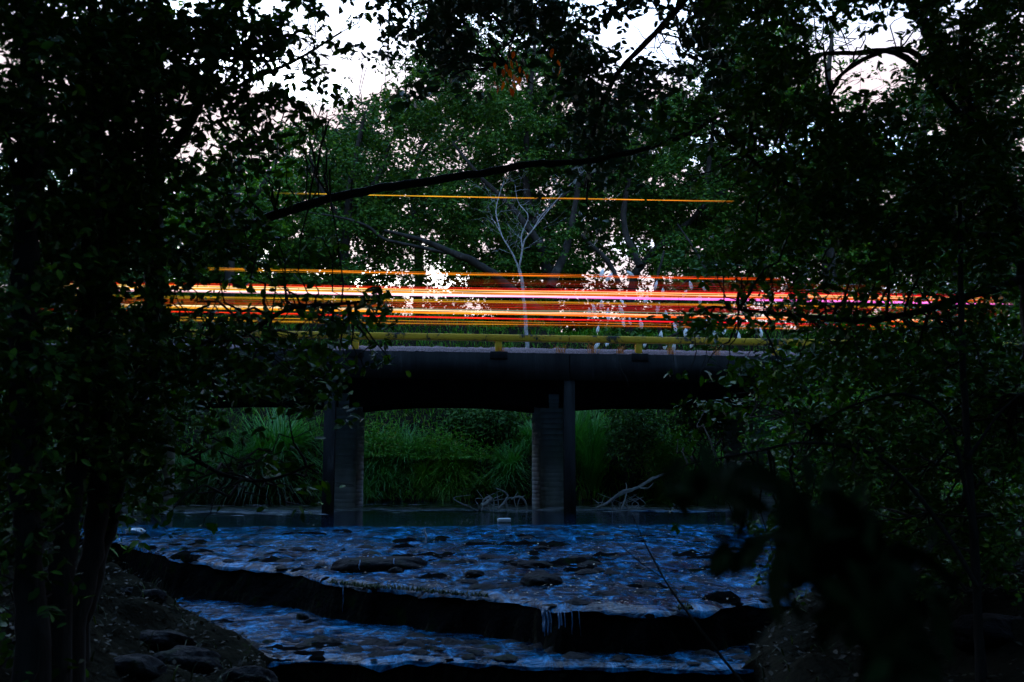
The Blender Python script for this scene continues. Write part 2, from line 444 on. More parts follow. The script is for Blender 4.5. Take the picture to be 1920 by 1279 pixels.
def bed(x, y):
    l = lip(x); l2 = lip2(x)
    a = apron_z(x, y) - 0.07 + 0.16 * fbm(x * 1.5, y * 1.9, 11) * np.clip((YP + 1 - y) / 2, 0.0, 1) - 0.35 * np.clip((y - YP) / 3, 0, 1)
    a += (0.075 * fbm(x * 6, y * 6, 21, 3) + 0.05 * np.clip(fbm(x * 0.9, y * 1.3, 27), -0.2, 1)) * np.clip((YP - 0.3 - y) / 1.2, 0, 1)
    low = ZL - 0.05 + 0.10 * fbm(x * 2.1, y * 2.1, 31) + 0.05 * fbm(x * 7, y * 7, 33, 2)
    deep = -1.9 + 0.2 * fbm(x, y, 41)
    s1 = np.clip((l - y) / (0.30 + 0.22 * fbm(x * 1.2, y * 2, 17)) + 0.35 * fbm(x * 3, y * 5, 19) * np.clip((l - y) / 0.15, 0, 1), 0, 1); s2 = np.clip((l2 - y) / 0.16, 0, 1)
    z = a * (1 - s1) + low * s1
    return z * (1 - s2) + deep * s2


def ground(x, y):
    x = np.asarray(x, float); y = np.asarray(y, float)
    b = bed(x, y)
    dl = XL(y) - x; dr = x - XR(y)
    d = np.maximum(dl, dr)
    n = fbm(x * 0.5, y * 0.5, 3) * 0.5 + fbm(x * 2.2, y * 2.2, 13) * 0.22
    near = np.interp(y, [0, 8, 13, 18, 24], [-0.75, -0.75, -0.45, 0.05, 0.1])
    bank = near + np.where(dl > dr, 0.30, 0.34) * np.clip(d, 0, 8) + n * np.clip(d * 1.5, 0.0, 1)
    t = np.clip(d / 0.5 + 0.5, 0, 1); t = t * t * (3 - 2 * t)
    z = b * (1 - t) + np.maximum(bank, b) * t
    # far bank behind the bridge
    top = np.interp(x, [-16, -6, -1, 2, 8, 16], [7.6, 8.2, 7.9, 7.0, 6.6, 7.2])
    fb = np.clip((y - 35.0) * 1.1, 0, 1.0 * top) + 0.95 * fbm(x * 0.55, y * 0.55, 51)
    fb = np.where(y > 35.0, fb * np.clip((y - 35.0) / 1.0, 0, 1), -1)
    z = np.where(y > 35.0, np.maximum(z, fb), z)
    # added unseen slopes behind and beside the viewpoint, blocking sky light
    shade_hill = np.clip((-6.0 - y) * 1.7, 0, 33)
    side = np.clip((np.abs(x) - 16.5) * 1.6, 0, 34) * np.clip((23.0 - y) / 6.0, 0, 1)
    z = np.maximum(z, np.where(np.maximum(shade_hill, side) > 0.05, np.maximum(shade_hill, side) - 0.5, -9))
    # road embankments at both ends of the bridge
    e = np.clip((np.abs(x) - 13.2) * 0.9, 0, 4.25) * np.clip((y - 22.5) / 3.0, 0, 1)
    return np.maximum(z, np.where(e > 0.01, e, -9))


def grid_mesh(name, xs, ys, zf, mat, parent=None, keep=None):
    X, Y = np.meshgrid(xs, ys, indexing='ij')
    Z = zf(X, Y)
    V = np.stack([X, Y, Z], -1).reshape(-1, 3)
    nx, ny = X.shape
    i, j = np.meshgrid(np.arange(nx - 1), np.arange(ny - 1), indexing='ij')
    F = np.stack([i * ny + j, (i + 1) * ny + j, (i + 1) * ny + j + 1, i * ny + j + 1], -1).reshape(-1, 4)
    if keep is not None:
        c = V[F].mean(1)
        F = F[keep(c[:, 0], c[:, 1])]
    return link(name, np_mesh(name, V, F, True), mat, parent)


xs = np.concatenate([[-2500, -900, -300, -120, -80, -60, -50, -42, -36], np.arange(-32, -10, 0.5), np.arange(-10, 8.5, 0.07), np.arange(8.5, 32, 0.5), [36, 42, 50, 60, 80, 120, 300, 900, 2500]])
ys = np.concatenate([[-2500, -900, -300, -80, -50, -34, -25, -18, -12, -9], np.arange(-6, 8.5, 0.35), np.arange(8.5, 21, 0.06), np.arange(21, 55, 0.5), [60, 80, 120, 300, 900, 2500]])
tag(grid_mesh('ground', xs, ys, ground, M['soil']), kind='structure')
# the rocky stream bed takes its own wet-rock sheet over the soil
xb = np.arange(-8.5, 7.5, 0.06); yb = np.concatenate([np.arange(8.6, 21.5, 0.05)])
tag(grid_mesh('stream_bed', xb, yb, lambda x, y: bed(x, y) + 0.012, M['bed'], keep=lambda x, y: (x > XL(y) - 0.25) & (x < XR(y) + 0.25)), 'wet dark stream bed rock with two ledges', kind='structure')


def wk(x, y): return (x > XL(y) - 0.1) & (x < XR(y) + 0.2)


tag(grid_mesh('pond_water', np.arange(-15, 15.1, 0.5), np.concatenate([[YP - 0.9, YP - 0.5], np.arange(20.5, 37, 0.5)]), lambda x, y: -0.12 * np.clip((YP - 0.3 - y) / 0.5, 0, 1), M['water_pond']), kind='structure')
def sheet(name, xa, xb, nx, nt_, ylo, yhi, zf, mat):
    """water film whose edges follow the ledges"""
    x = np.linspace(xa, xb, nx); t = np.concatenate([np.linspace(0, 0.06, 14, endpoint=False), np.linspace(0.06, 1, nt_)])
    lo = ylo(x); hi = np.maximum(yhi(x), lo + 0.05)
    X = np.repeat(x[:, None], len(t), 1); Y = lo[:, None] + (hi - lo)[:, None] * t[None]
    V = np.stack([X, Y, zf(X, Y)], -1).reshape(-1, 3); ny = len(t)
    i, j = np.meshgrid(np.arange(nx - 1), np.arange(ny - 1), indexing='ij')
    F = np.stack([i * ny + j, (i + 1) * ny + j, (i + 1) * ny + j + 1, i * ny + j + 1], -1).reshape(-1, 4)
    c = V[F].mean(1); F = F[wk(c[:, 0], c[:, 1])]
    return tag(link(name, np_mesh(name, V, F, True), mat), kind='structure')


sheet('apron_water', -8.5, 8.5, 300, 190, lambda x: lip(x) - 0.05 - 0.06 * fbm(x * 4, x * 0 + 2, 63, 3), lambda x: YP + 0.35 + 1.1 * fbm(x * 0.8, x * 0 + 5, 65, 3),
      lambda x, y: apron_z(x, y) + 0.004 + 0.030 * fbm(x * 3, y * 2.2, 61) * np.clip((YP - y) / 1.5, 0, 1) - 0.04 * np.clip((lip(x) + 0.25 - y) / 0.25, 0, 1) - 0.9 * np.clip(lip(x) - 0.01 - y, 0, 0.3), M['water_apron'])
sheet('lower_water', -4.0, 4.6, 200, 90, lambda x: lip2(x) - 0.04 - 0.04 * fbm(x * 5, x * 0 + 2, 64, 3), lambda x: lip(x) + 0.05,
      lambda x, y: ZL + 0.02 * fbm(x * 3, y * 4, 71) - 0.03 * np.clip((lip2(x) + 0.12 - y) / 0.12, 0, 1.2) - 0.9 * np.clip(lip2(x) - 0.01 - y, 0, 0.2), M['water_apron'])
tag(grid_mesh('stream_water', np.arange(-3, 4, 0.25), np.arange(-5, 10.6, 0.25), lambda x, y: x * 0 - 1.75, M['water_pond']), kind='structure')

# ------------------------------------------------------------------ the bridge
YB, YF, YC = 26.0, 34.0, 30.0
GR = 0.006


def grade(V):
    V = np.array(V, float); V[:, 2] -= GR * V[:, 0]; return V


zt = P(1000, 662, YB)[2] + GR * P(1000, 662, YB)[0]       # top front edge of the edge beam
zb = P(1000, 711, YB)[2] + GR * P(1000, 711, YB)[0]
bridge = empty('road_bridge', (0, YB, 0))
tag(bridge, 'concrete road bridge on slim piers with yellow railing crossing the pond', 'bridge')
XB0, XB1 = -34.0, 38.0
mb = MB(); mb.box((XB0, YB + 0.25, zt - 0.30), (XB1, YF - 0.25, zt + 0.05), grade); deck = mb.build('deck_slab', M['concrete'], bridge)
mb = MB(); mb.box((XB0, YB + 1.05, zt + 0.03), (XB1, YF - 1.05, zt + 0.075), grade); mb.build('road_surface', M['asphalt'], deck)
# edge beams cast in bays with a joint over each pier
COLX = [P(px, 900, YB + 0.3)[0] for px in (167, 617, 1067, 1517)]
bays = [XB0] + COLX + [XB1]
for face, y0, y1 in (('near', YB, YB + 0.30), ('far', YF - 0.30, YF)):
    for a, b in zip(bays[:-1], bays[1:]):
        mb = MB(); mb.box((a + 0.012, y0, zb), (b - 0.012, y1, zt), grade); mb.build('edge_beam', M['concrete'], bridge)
# rough exposed-aggregate kerb, its face sloping back
for s, y0 in ((1, YB), (-1, YF)):
    mb = MB()
    nx = 900; kx = np.linspace(XB0, XB1, nx)
    prof = [(0.03, 0.0), (0.22, 0.085), (0.55, 0.20), (0.95, 0.21), (1.0, 0.05)]
    V = []
    for k, (dy, dz) in enumerate(prof):
        jit = rng.normal(0, 0.011, nx) if k < 4 else np.zeros(nx)
        V.append(np.stack([kx, np.full(nx, y0 + s * dy) + jit, zt + 0.004 + dz + jit], -1))
    V = np.concatenate(V); i, j = np.meshgrid(np.arange(len(prof) - 1), np.arange(nx - 1), indexing='ij')
    F = np.stack([i * nx + j, i * nx + j + 1, (i + 1) * nx + j + 1, (i + 1) * nx + j], -1).reshape(-1, 4)
    mb.add(grade(V), F); mb.build('kerb', M['aggregate'], deck)
# haunched inner girders
for yg in (YC - 0.25, YF - 1.2):
    for a, b in zip(bays[:-1], bays[1:]):
        mb = MB(); n = 24
        t = np.linspace(0, 1, n); x = a + (b - a) * t
        zl = P(820, 754, YC)[2] - 0.22 * np.abs(2 * t - 1) ** 2.4
        zu = np.full(n, zt - 0.28)
        V = np.concatenate([np.stack([x, np.full(n, yg + dy), z], -1) for dy in (0, 0.45) for z in (zl, zu)])
        i = np.arange(n - 1)
        F = np.concatenate([np.stack([i, i + 1, n + i + 1, n + i], -1), np.stack([2 * n + i + 1, 2 * n + i, 3 * n + i, 3 * n + i + 1], -1), np.stack([i + 1, i, 2 * n + i, 2 * n + i + 1], -1)])
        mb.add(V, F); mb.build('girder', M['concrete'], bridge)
# slim front columns, round pillars cast in narrow board rings, cross heads between them
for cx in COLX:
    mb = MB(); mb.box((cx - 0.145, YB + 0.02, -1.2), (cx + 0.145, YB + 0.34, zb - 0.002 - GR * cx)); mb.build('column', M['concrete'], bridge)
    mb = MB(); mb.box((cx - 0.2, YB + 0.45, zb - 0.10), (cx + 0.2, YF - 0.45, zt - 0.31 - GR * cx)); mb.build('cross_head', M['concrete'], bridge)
    for yy in (YC + 0.1, YF - 1.0):
        prof = []
        z = -1.2; zc = zb - 0.1
        while z < zc - 0.05:
            h = random.uniform(0.11, 0.19); rr = 0.385 + random.uniform(-0.003, 0.003)
            prof += [(z, rr - 0.009), (z + 0.006, rr), (min(z + h - 0.012, zc), rr + random.uniform(-0.004, 0.004)), (min(z + h - 0.006, zc), rr - 0.009)]
            z += h
        pz = np.array([q[0] for q in prof]); pr = np.array([q[1] for q in prof])
        n = 40; th = np.linspace(0, 2 * math.pi, n, endpoint=False)
        V = np.stack([cx + pr[:, None] * np.cos(th), yy + pr[:, None] * np.sin(th), np.repeat(pz[:, None], n, 1)], -1).reshape(-1, 3)
        i, j = np.meshgrid(np.arange(len(prof) - 1), np.arange(n), indexing='ij'); j2 = (j + 1) % n
        F = np.stack([i * n + j, i * n + j2, (i + 1) * n + j2, (i + 1) * n + j], -1).reshape(-1, 4)
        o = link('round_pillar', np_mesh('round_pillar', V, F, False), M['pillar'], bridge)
        if yy < YF - 2: o['label'] = 'round concrete pillar cast in narrow horizontal board rings'
# railing: posts and flat rails, one rail length for each bay
zr1 = P(935, 627, YB + 0.12)[2]; zr0 = P(935, 639, YB + 0.12)[2]
gx = P(935, 640, YB + 0.12)[0]
zr1 += GR * gx; zr0 += GR * gx
PX = [P(px, 640, YB + 0.12)[0] for px in (935, 1198)]
sp = PX[1] - PX[0]
posts = [PX[0] + k * sp for k in range(-7, 9)]
for s, yy in ((1, YB + 0.13), (-1, YF - 0.31)):
    for k, x in enumerate(posts):
        mb = MB(); mb.box((x - 0.09, yy, zt + 0.02), (x + 0.09, yy + 0.16, zr0 - 0.001), grade); post = o = mb.build('post', M['yellow'], bridge)
        bv = o.modifiers.new('bevel', 'BEVEL'); bv.width = 0.012; bv.segments = 2
        mb = MB(); mb.box((x - 0.24, yy - 0.155 if s > 0 else yy + 0.20, zt - 0.18), (x + 0.24, yy + 0.0 if s > 0 else yy + 0.34, zt + 0.03), grade); o = mb.build('post_footing', M['concrete'], post)
        bv = o.modifiers.new('bevel', 'BEVEL'); bv.width = 0.02; bv.segments = 2
        if k < len(posts) - 1:
            mb = MB(); mb.box((x - sp / 2 + 0.006, yy - 0.02, zr0), (x + sp / 2 - 0.006, yy + 0.16, zr1), grade); o = mb.build('rail', M['yellow'], bridge)
            bv = o.modifiers.new('bevel', 'BEVEL'); bv.width = 0.015; bv.segments = 2

# ------------------------------------------------------------------ lines of traffic light over the deck
def line_between(x0, y0, x1, y1, Y):
    a = P(x0, y0, Y); b = P(x1, y1, Y)
    return lambda X: a[2] + (b[2] - a[2]) * (X - a[0]) / (b[0] - a[0])


TL = MATS = {}
def EM(k, c, s, c2=None, ns=0.35):
    MATS[k] = mat_emit('light_' + k, c, s, c2, ns)
EM('pink', (1.0, 0.68, 0.62), 1.25, (1.0, 0.16, 0.62))
EM('magenta', (1.0, 0.45, 0.55), 0.8, (0.95, 0.12, 0.7))
EM('white', (1.0, 0.70, 0.38), 0.9, (1.0, 0.40, 0.20))
EM('orange', (1.0, 0.36, 0.015), 0.8, (1.0, 0.07, 0.005))
EM('amber', (1.0, 0.45, 0.02), 0.65, (0.9, 0.16, 0.01))
EM('yellow', (1.0, 0.58, 0.03), 0.55, (0.9, 0.35, 0.02))
EM('red', (1.0, 0.03, 0.006), 0.8, (0.9, 0.008, 0.02))
EM('dark_red', (0.35, 0.05, 0.008), 0.5, (0.6, 0.004, 0.02))
EM('brown', (0.40, 0.12, 0.008), 0.35, (0.4, 0.03, 0.005))
EM('grey', (0.45, 0.55, 0.42), 0.35, (0.4, 0.5, 0.3))


def trail(label, x0, y0, x1, y1, Y, streaks, pa, pb, group='light streaks above the bridge railing'):
    """streaks: list of (pixel offset, thickness in pixels, material key); pa..pb pixel span at Y"""
    f = line_between(x0, y0, x1, y1, Y)
    xa = P(pa, 560, Y)[0]; xb = P(pb, 560, Y)[0]
    root = empty('light_streak', (0.5 * (xa + xb), Y, f(0.5 * (xa + xb))))
    tag(root, label, 'light streak', group)
    k = Y / FPX
    for off, th, key in streaks:
        n = 28
        x = np.linspace(xa, xb, n)
        zz = f(x) - off * k + 0.010 * vnoise(x * 0.45, x * 0 + off, 3) + 0.003 * vnoise(x * 3.1, x * 0 + off, 9)
        pts = np.stack([x, np.full(n, Y) + rng.normal(0, 0.02), zz], -1)
        rad = 0.5 * th * k * (0.75 + 0.35 * vnoise(x * 0.35, x * 0 + off * 3.7, 4)) * np.clip(np.minimum(x - xa, xb - x) / 2.2 + 0.10, 0.10, 1)
        mb = MB(); mb.tube(pts, rad, 5); mb.build('streak', MATS[key], root, True)


def fan(lo, hi, n, th, keys): return [(v, th * 1.3 * rng.uniform(0.5, 1.3), keys[int(rng.integers(len(keys)))]) for v in np.linspace(lo, hi, n) + rng.normal(0, 0.25, n)]


trail('single thin amber light streak high across the trees', 715, 366, 1345, 377, 29.0, [(0, 1.3, 'yellow'), (0.9, 0.6, 'amber')], 505, 1400)
trail('uppermost orange light streak in the band over the railing', 700, 511, 1300, 522, 29.0, [(0, 1.2, 'orange')] + fan(-2.5, 2, 3, 0.4, ['orange', 'amber']), 350, 1480)
trail('thin red light streak just above the pink one', 740, 540, 1350, 549, 29.2, [(0, 1.6, 'red'), (1.2, 0.7, 'orange')] + fan(-3, 3, 5, 0.5, ['red', 'orange', 'brown']), 100, 1880)
trail('orange haze of light lying on top of the pink streak', 740, 545, 1330, 554, 29.1, fan(-3.5, 3.5, 10, 0.9, ['orange', 'amber', 'yellow', 'white']), 30, 1880)
trail('brightest light streak, pink and white, over the railing', 740, 551.5, 1330, 561, 28.9, [(0, 4.2, 'pink'), (-2.2, 1.0, 'white'), (2.4, 1.2, 'magenta'), (-3.4, 0.8, 'amber')], 30, 1900)
trail('thin yellow light streak right below the pink one', 720, 563, 1400, 573, 28.9, [(0, 1.5, 'yellow')] + fan(-1.5, 2, 3, 0.4, ['amber', 'yellow']), 120, 1880)
trail('dim dark red band of light in the middle of the streaks', 740, 572, 1400, 581, 31.0, fan(-6, 6, 12, 0.6, ['dark_red', 'dark_red', 'red', 'brown']), 150, 1890)
trail('pale grey green light streak below the dark red band', 740, 578, 1300, 586, 29.2, [(0, 1.5, 'grey'), (1.5, 0.7, 'grey')], 200, 1800)
trail('broad soft orange light streak below the grey one', 740, 583, 1250, 593, 29.0, fan(-3.5, 3.5, 9, 1.1, ['orange', 'amber', 'white', 'orange']), 200, 1880)
trail('clear red light streak near the bottom of the band', 710, 592, 1260, 603, 28.8, [(0, 2.4, 'red'), (1.4, 0.8, 'red')], 70, 1880)
trail('lowest thin orange light streak nearest the railing', 700, 600, 1280, 608, 28.7, [(0, 1.1, 'amber')] + fan(1, 8, 5, 0.45, ['brown', 'brown', 'amber']), 250, 1800)
trail('faint brown light streaks between orange and red lines', 950, 530, 1400, 537, 31.2, fan(-6, 6, 6, 0.45, ['brown', 'brown', 'dark_red']), 800, 1700)

# ------------------------------------------------------------------ leaves
T_LEAF = np.array([[0, 0, 0], [0.28, 0.21, 0.05], [0.66, 0.20, 0.03], [1, 0, -0.06], [0.66, -0.20, 0.03], [0.28, -0.21, 0.05]])
F_LEAF = np.array([[0, 3, 2, 1], [0, 5, 4, 3]])
T_QUAD = np.array([[0, 0, 0], [0.45, 0.25, 0.03], [1, 0, -0.03], [0.5, -0.25, 0.0]])
F_QUAD = np.array([[0, 1, 2, 3]])


def frames(n, droop=0.3, up=0.8, spread=1.0, r=rng):
    """random leaf axes and normals"""
    ax = r.normal(0, 1, (n, 3)) * [spread, spread, 0.55]; ax[:, 2] -= droop
    ax /= np.linalg.norm(ax, axis=1)[:, None] + 1e-9
    nr = r.normal(0, 0.75, (n, 3)); nr[:, 2] += up
    nr -= (nr * ax).sum(1)[:, None] * ax
    nr /= np.linalg.norm(nr, axis=1)[:, None] + 1e-9
    return ax, nr, np.cross(nr, ax)


def leaf_cloud(name, pos, L, mat, parent=None, wide=1.0, T=T_LEAF, F=F_LEAF, droop=0.3, up=0.8, fr=None, flat=None, along=None):
    n = len(pos)
    if flat is not None:
        az = rng.uniform(0, 2 * math.pi, n) if along is None else rng.normal(0, along, n); ax = np.stack([np.cos(az), np.sin(az), rng.normal(0, flat, n)], -1); ax /= np.linalg.norm(ax, axis=1)[:, None]
        nr = np.tile([0, 0, 1.0], (n, 1)) + rng.normal(0, flat, (n, 3)); nr -= (nr * ax).sum(1)[:, None] * ax; nr /= np.linalg.norm(nr, axis=1)[:, None]
        fr = (ax, nr, np.cross(nr, ax))
    ax, nr, sd = fr if fr is not None else frames(n, droop, up)
    L = np.broadcast_to(np.asarray(L, float), (n,))
    V = pos[:, None, :] + L[:, None, None] * (T[None, :, 0, None] * ax[:, None, :] + wide * T[None, :, 1, None] * sd[:, None, :] + T[None, :, 2, None] * nr[:, None, :])
    k = len(T)
    FF = (np.arange(n)[:, None, None] * k + F[None]).reshape(-1, F.shape[1])
    o = link(name, np_mesh(name, V.reshape(-1, 3), FF), mat, parent)
    o['kind'] = 'stuff'
    return o


LEAF_ME = {}
def single_leaf(mat, pos, ax, nr, sd, L, wide, parent, name='leaf'):
    key = (mat.name, int(rng.integers(3)))
    if key not in LEAF_ME:
        me = bpy.data.meshes.new('leaf')
        c = [-0.05, -0.11, -0.02][key[1]]; w = [0.22, 0.24, 0.19][key[1]]
        ts = [0, 0.15, 0.35, 0.6, 0.82, 1.0]; ws = [0.02, 0.62, 1.0, 0.92, 0.5, 0.0]
        V = []
        for t, q in zip(ts, ws):
            z = 4 * c * t * (t - 0.35)
            V += [(t, w * q, z + 0.05 * q), (t, 0, z), (t, -w * q, z + 0.05 * q)]
        Fc = []
        for i in range(5):
            a = i * 3
            Fc += [(a, a + 1, a + 4, a + 3), (a + 1, a + 2, a + 5, a + 4)]
        me.from_pydata(V, [], Fc); me.materials.append(mat)
        me.polygons.foreach_set('use_smooth', [True] * len(Fc)); me.update()
        LEAF_ME[key] = me
    o = bpy.data.objects.new(name, LEAF_ME[key])
    col.objects.link(o)
    m4 = Matrix(((ax[0] * L, sd[0] * L * wide, nr[0] * L, pos[0]), (ax[1] * L, sd[1] * L * wide, nr[1] * L, pos[1]), (ax[2] * L, sd[2] * L * wide, nr[2] * L, pos[2]), (0, 0, 0, 1)))
    o.parent = parent
    o.matrix_parent_inverse = parent.matrix_basis.inverted()
    o.matrix_basis = m4
    return o


COV = {c: v for c, v in zip('0123456789', [0, .05, .11, .22, .42, .60, .78, .90, .96, .985])}


def map_cells(rows, x0=0, y0=0, cw=60, ch=61):
    for r, line in enumerate(rows):
        for c, chh in enumerate(line):
            if chh in COV and chh != '0':
                yield x0 + c * cw, y0 + r * ch, cw, ch, COV[chh], int(chh)


def limb_pts(limbs):
    return np.concatenate([p for p, r in limbs])


def foliage_from_map(root, cells, depth, limbs, leafpx, mat, bark, wide=1.0, T=T_LEAF, F=F_LEAF, singles=0, twigs=2, droop=0.35, up=0.8, twig_r=0.006, ref=9.0, clump=5, dens=1.5):
    """fill a crown: leaves hang on twigs, twigs hang on the limbs; depth scatter makes the crown as deep as it is"""
    lp = limb_pts(limbs)
    tw = MB(); POS = []; LEN = []; W = []; got = False
    for (cx, cy, cw, ch, cov, d) in cells:
        Y0, Y1 = depth(cx + cw / 2, cy + ch / 2)
        area = leafpx * leafpx * 0.30 * wide * 0.6
        n = max(3, int(-math.log(1 - cov) * cw * ch / area * dens))
        nt = max(1, n // clump)
        nsub = max(2, int(cw * ch / 900)); SUB = np.stack([cx + rng.uniform(-0.05, 1.05, nsub) * cw, cy + rng.uniform(-0.05, 1.05, nsub) * ch, rng.uniform(Y0, Y1, nsub)], -1)
        for _ in range(nt):
            sb = SUB[rng.integers(nsub)]
            Y = sb[2] + rng.normal(0, 0.03) * Y0
            c = P(sb[0] + rng.normal(0, 13), sb[1] + rng.normal(0, 10), Y)
            k = Y / FPX
            tl = rng.uniform(1.0, 2.4) * leafpx * k * 1.6
            dv = rng.normal(0, 1, 3); dv[2] = dv[2] * 0.6 - 0.2; dv /= np.linalg.norm(dv)
            m = max(2, int(rng.poisson(clump)))
            t = rng.uniform(0, 1, m)
            p = c + dv * (t[:, None] * tl) + rng.normal(0, 0.12 * leafpx * k, (m, 3))
            POS.append(p); LEN.append(leafpx * k * rng.uniform(0.65, 1.25, m)); W.append(np.full(m, d))
            if rng.uniform() < twigs / max(nt, 1) * 1.0:
                q = lp[np.argmin(((lp - c) ** 2).sum(1))]
                pts = wobble(q, c, 7, 0.05, -0.03)
                r0 = twig_r * ref / 9.0 * rng.uniform(0.6, 1.6)
                tw.tube(pts, np.linspace(r0 * 1.6, r0 * 0.5, 7), 4); got = True
            if rng.uniform() < 0.5:
                tw.tube(np.array([c - dv * tl * 0.3, c + dv * tl * 0.5, c + dv * tl]), [twig_r * .35 * ref / 9] * 3, 3); got = True
    POS = np.concatenate(POS); LEN = np.concatenate(LEN); W = np.concatenate(W)
    ax, nr, sd = frames(len(POS), droop, up)
    pick = np.zeros(len(POS), bool)
    if singles:
        score = W + rng.uniform(0, 2.5, len(W)) - 0.06 * LEN / LEN.mean()
        idx = np.argsort(score)[:singles]
        pick[idx] = True
        for i in idx: single_leaf(mat, POS[i], ax[i], nr[i], sd[i], LEN[i] * 1.05, wide, root)
    k = ~pick
    leaf_cloud('foliage', POS[k], LEN[k], mat, root, wide, T, F, fr=(ax[k], nr[k], sd[k]))
    if got: tw.build('twigs', bark, root)['kind'] = 'stuff'


def limb(px_pts, rad_px, Y0, Y1=None, per=6):
    """main limb: sighted points, radius in pixels, distance Y0 (foot) to Y1 (tip)"""
    Y1 = Y0 if Y1 is None else Y1
    n = len(px_pts)
    ys = np.linspace(Y0, Y1, n)
    pts = np.array([P(x, y, yy) for (x, y), yy in zip(px_pts, ys)])
    sm = smooth_path(pts, per)
    rr = np.interp(np.linspace(0, n - 1, len(sm)), np.arange(n), np.broadcast_to(rad_px, (n,)) * ys / FPX)
    sm = sm + rng.normal(0, 1, sm.shape) * (rr * 0.10)[:, None]
    return sm, rr * (1 + 0.06 * rng.normal(0, 1, len(rr)))


def to_ground(pts, rr, flare=1.35):
    """run the foot of a trunk down into the ground"""
    p0 = pts[0].copy(); z = float(ground(p0[0], p0[1])) - 0.15
    if z < p0[2] - 0.05:
        return np.vstack([[p0[0], p0[1], z], pts]), np.concatenate([[rr[0] * flare], rr])
    return pts, rr


def plant(name, label, cat, limbs, bark, group=None, part_names=None, sides=9):
    foot = limbs[0][0][0]
    root = empty(name, foot)
    tag(root, label, cat, group)
    for k, (p, r) in enumerate(limbs):
        mb = MB(); mb.tube(p, r, sides)
        mb.build((part_names or ['trunk'])[k] if part_names and k < len(part_names) else ('trunk' if k == 0 else 'limb'), bark, root, True)
    return root


FG = [  # foreground foliage, one figure per 60-pixel square of the view
    '79999998864259999963259995423888',
    '79999997753159944783039994214888',
    '99999996452006511599669996225888',
    '99999367742000000488666889996888',
    '99999236630000000486222699999999',
    '88888665510000000362111699999999',
    '99999666410000000040000699999999',
    '99999777440000000020003776699999',
    '88877444220000000000005555555777',
    '88877444445600000000047455555666',
    '88888777776500000000001158888888',
    '88888888885400000000014888888888',
    '99999552244000000000044558888888',
    '88888333330000000000031155888888',
    '88888333440000000000021155888888',
    '66666111220000000000021188888888',
    '66600000000000000000000558888888',
    '55550000000000000000000444477777',
    '44444000000000000000000003366666',
    '44444000000000000000000000555555',
    '44440000000000000000000000555555',
]
FG = [r[:32] for r in FG]

# --- left: slim trees on the left bank
def cells_where(rows, test): return [c for c in map_cells(rows) if test(c[0] + 30, c[1] + 30)]


t1 = to_ground(*limb([(150, 1170), (194, 1000), (228, 860), (265, 720), (287, 600), (288, 400), (285, 200), (290, 0), (300, -250)], [20, 19, 18, 17.5, 17.5, 17, 16, 14, 9], 8.2, 9.4))
l1 = limb([(290, 340), (312, 300), (340, 255), (368, 205), (395, 120), (440, 20), (520, -90)], [13, 12, 11, 10, 8, 6, 4], 8.9, 9.6)
l2 = limb([(275, 505), (330, 480), (400, 452), (520, 402), (640, 368), (760, 346), (900, 325), (1000, 308), (1100, 302), (1220, 276), (1300, 246), (1390, 190)], [10, 9.5, 9, 8.5, 8.5, 8, 7.5, 7, 6, 5, 4, 2.5], 8.8, 10.4)
l3 = limb([(300, 206), (345, 204), (400, 185), (470, 150), (560, 110), (640, 60)], [7, 6, 5, 4, 3, 2], 9.0, 9.6)
l4 = limb([(285, 615), (360, 640), (450, 630), (540, 580), (640, 570), (715, 560)], [6, 5.5, 5, 4, 3, 2], 8.6, 7.6)
l5 = limb([(236, 830), (330, 845), (420, 890), (500, 900), (590, 870)], [5, 4, 3.5, 3, 2], 8.6, 7.8)
left_tree = plant('bank_tree', 'slim dark tree on left bank with one long branch reaching over the bridge view', 'tree', [t1, l1, l2, l3, l4, l5], M['bark_dark'], 'dark trees on the left bank')
dl = lambda x, y: (7.6, 9.2) if y < 480 else (7.2, 9.4)
foliage_from_map(left_tree, cells_where(FG, lambda x, y: 200 < x < 745 and y < 985 and not (y > 480 and x < 240)), dl, [t1, l1, l2, l3, l4, l5], 21, M['leaf_left'], M['bark_dark'], wide=1.15, singles=300)

t = to_ground(*limb([(110, 1190), (125, 1010), (146, 850), (152, 700), (166, 520), (178, 330), (180, 120), (160, -120)], [24, 20, 18, 17, 15, 13, 11, 7], 6.9, 7.6))
b = limb([(172, 420), (150, 300), (110, 212), (40, 212), (-60, 190)], [7, 6, 6, 6, 4], 7.3, 7.6)
tr = plant('bank_tree', 'dark leaning twin tree at lower left, the left stem of the pair', 'tree', [t, b], M['bark_dark'], 'dark trees on the left bank')
foliage_from_map(tr, cells_where(FG, lambda x, y: 90 < x < 240 and y < 985), lambda x, y: (7.0, 8.6), [t, b], 21, M['leaf_left'], M['bark_dark'], wide=1.15, singles=60)
t = to_ground(*limb([(135, 1180), (178, 1010), (188, 830), (190, 650), (200, 480), (212, 300), (230, 100), (240, -150)], [22, 19, 17, 15, 13, 11, 9, 6], 7.3, 8.2))
tr = plant('bank_tree', 'dark leaning twin tree at lower left, the right stem of the pair', 'tree', [t], M['bark_dark'], 'dark trees on the left bank')
foliage_from_map(tr, [(150, -200, 200, 180, .9, 8)], lambda x, y: (7.6, 9.4), [t], 21, M['leaf_left'], M['bark_dark'], wide=1.15)
t = to_ground(*limb([(62, 1200), (52, 1000), (46, 800), (44, 600), (52, 400), (60, 200), (40, -100)], [28, 26, 25, 24, 22, 19, 14], 6.3, 6.6))
b = limb([(52, 420), (20, 300), (0, 180), (-40, 60)], [9, 8, 7, 5], 6.4, 6.6)
tr = plant('bank_tree', 'stout dark tree trunk at the far left edge of the view', 'tree', [t, b], M['bark_dark'], 'dark trees on the left bank')
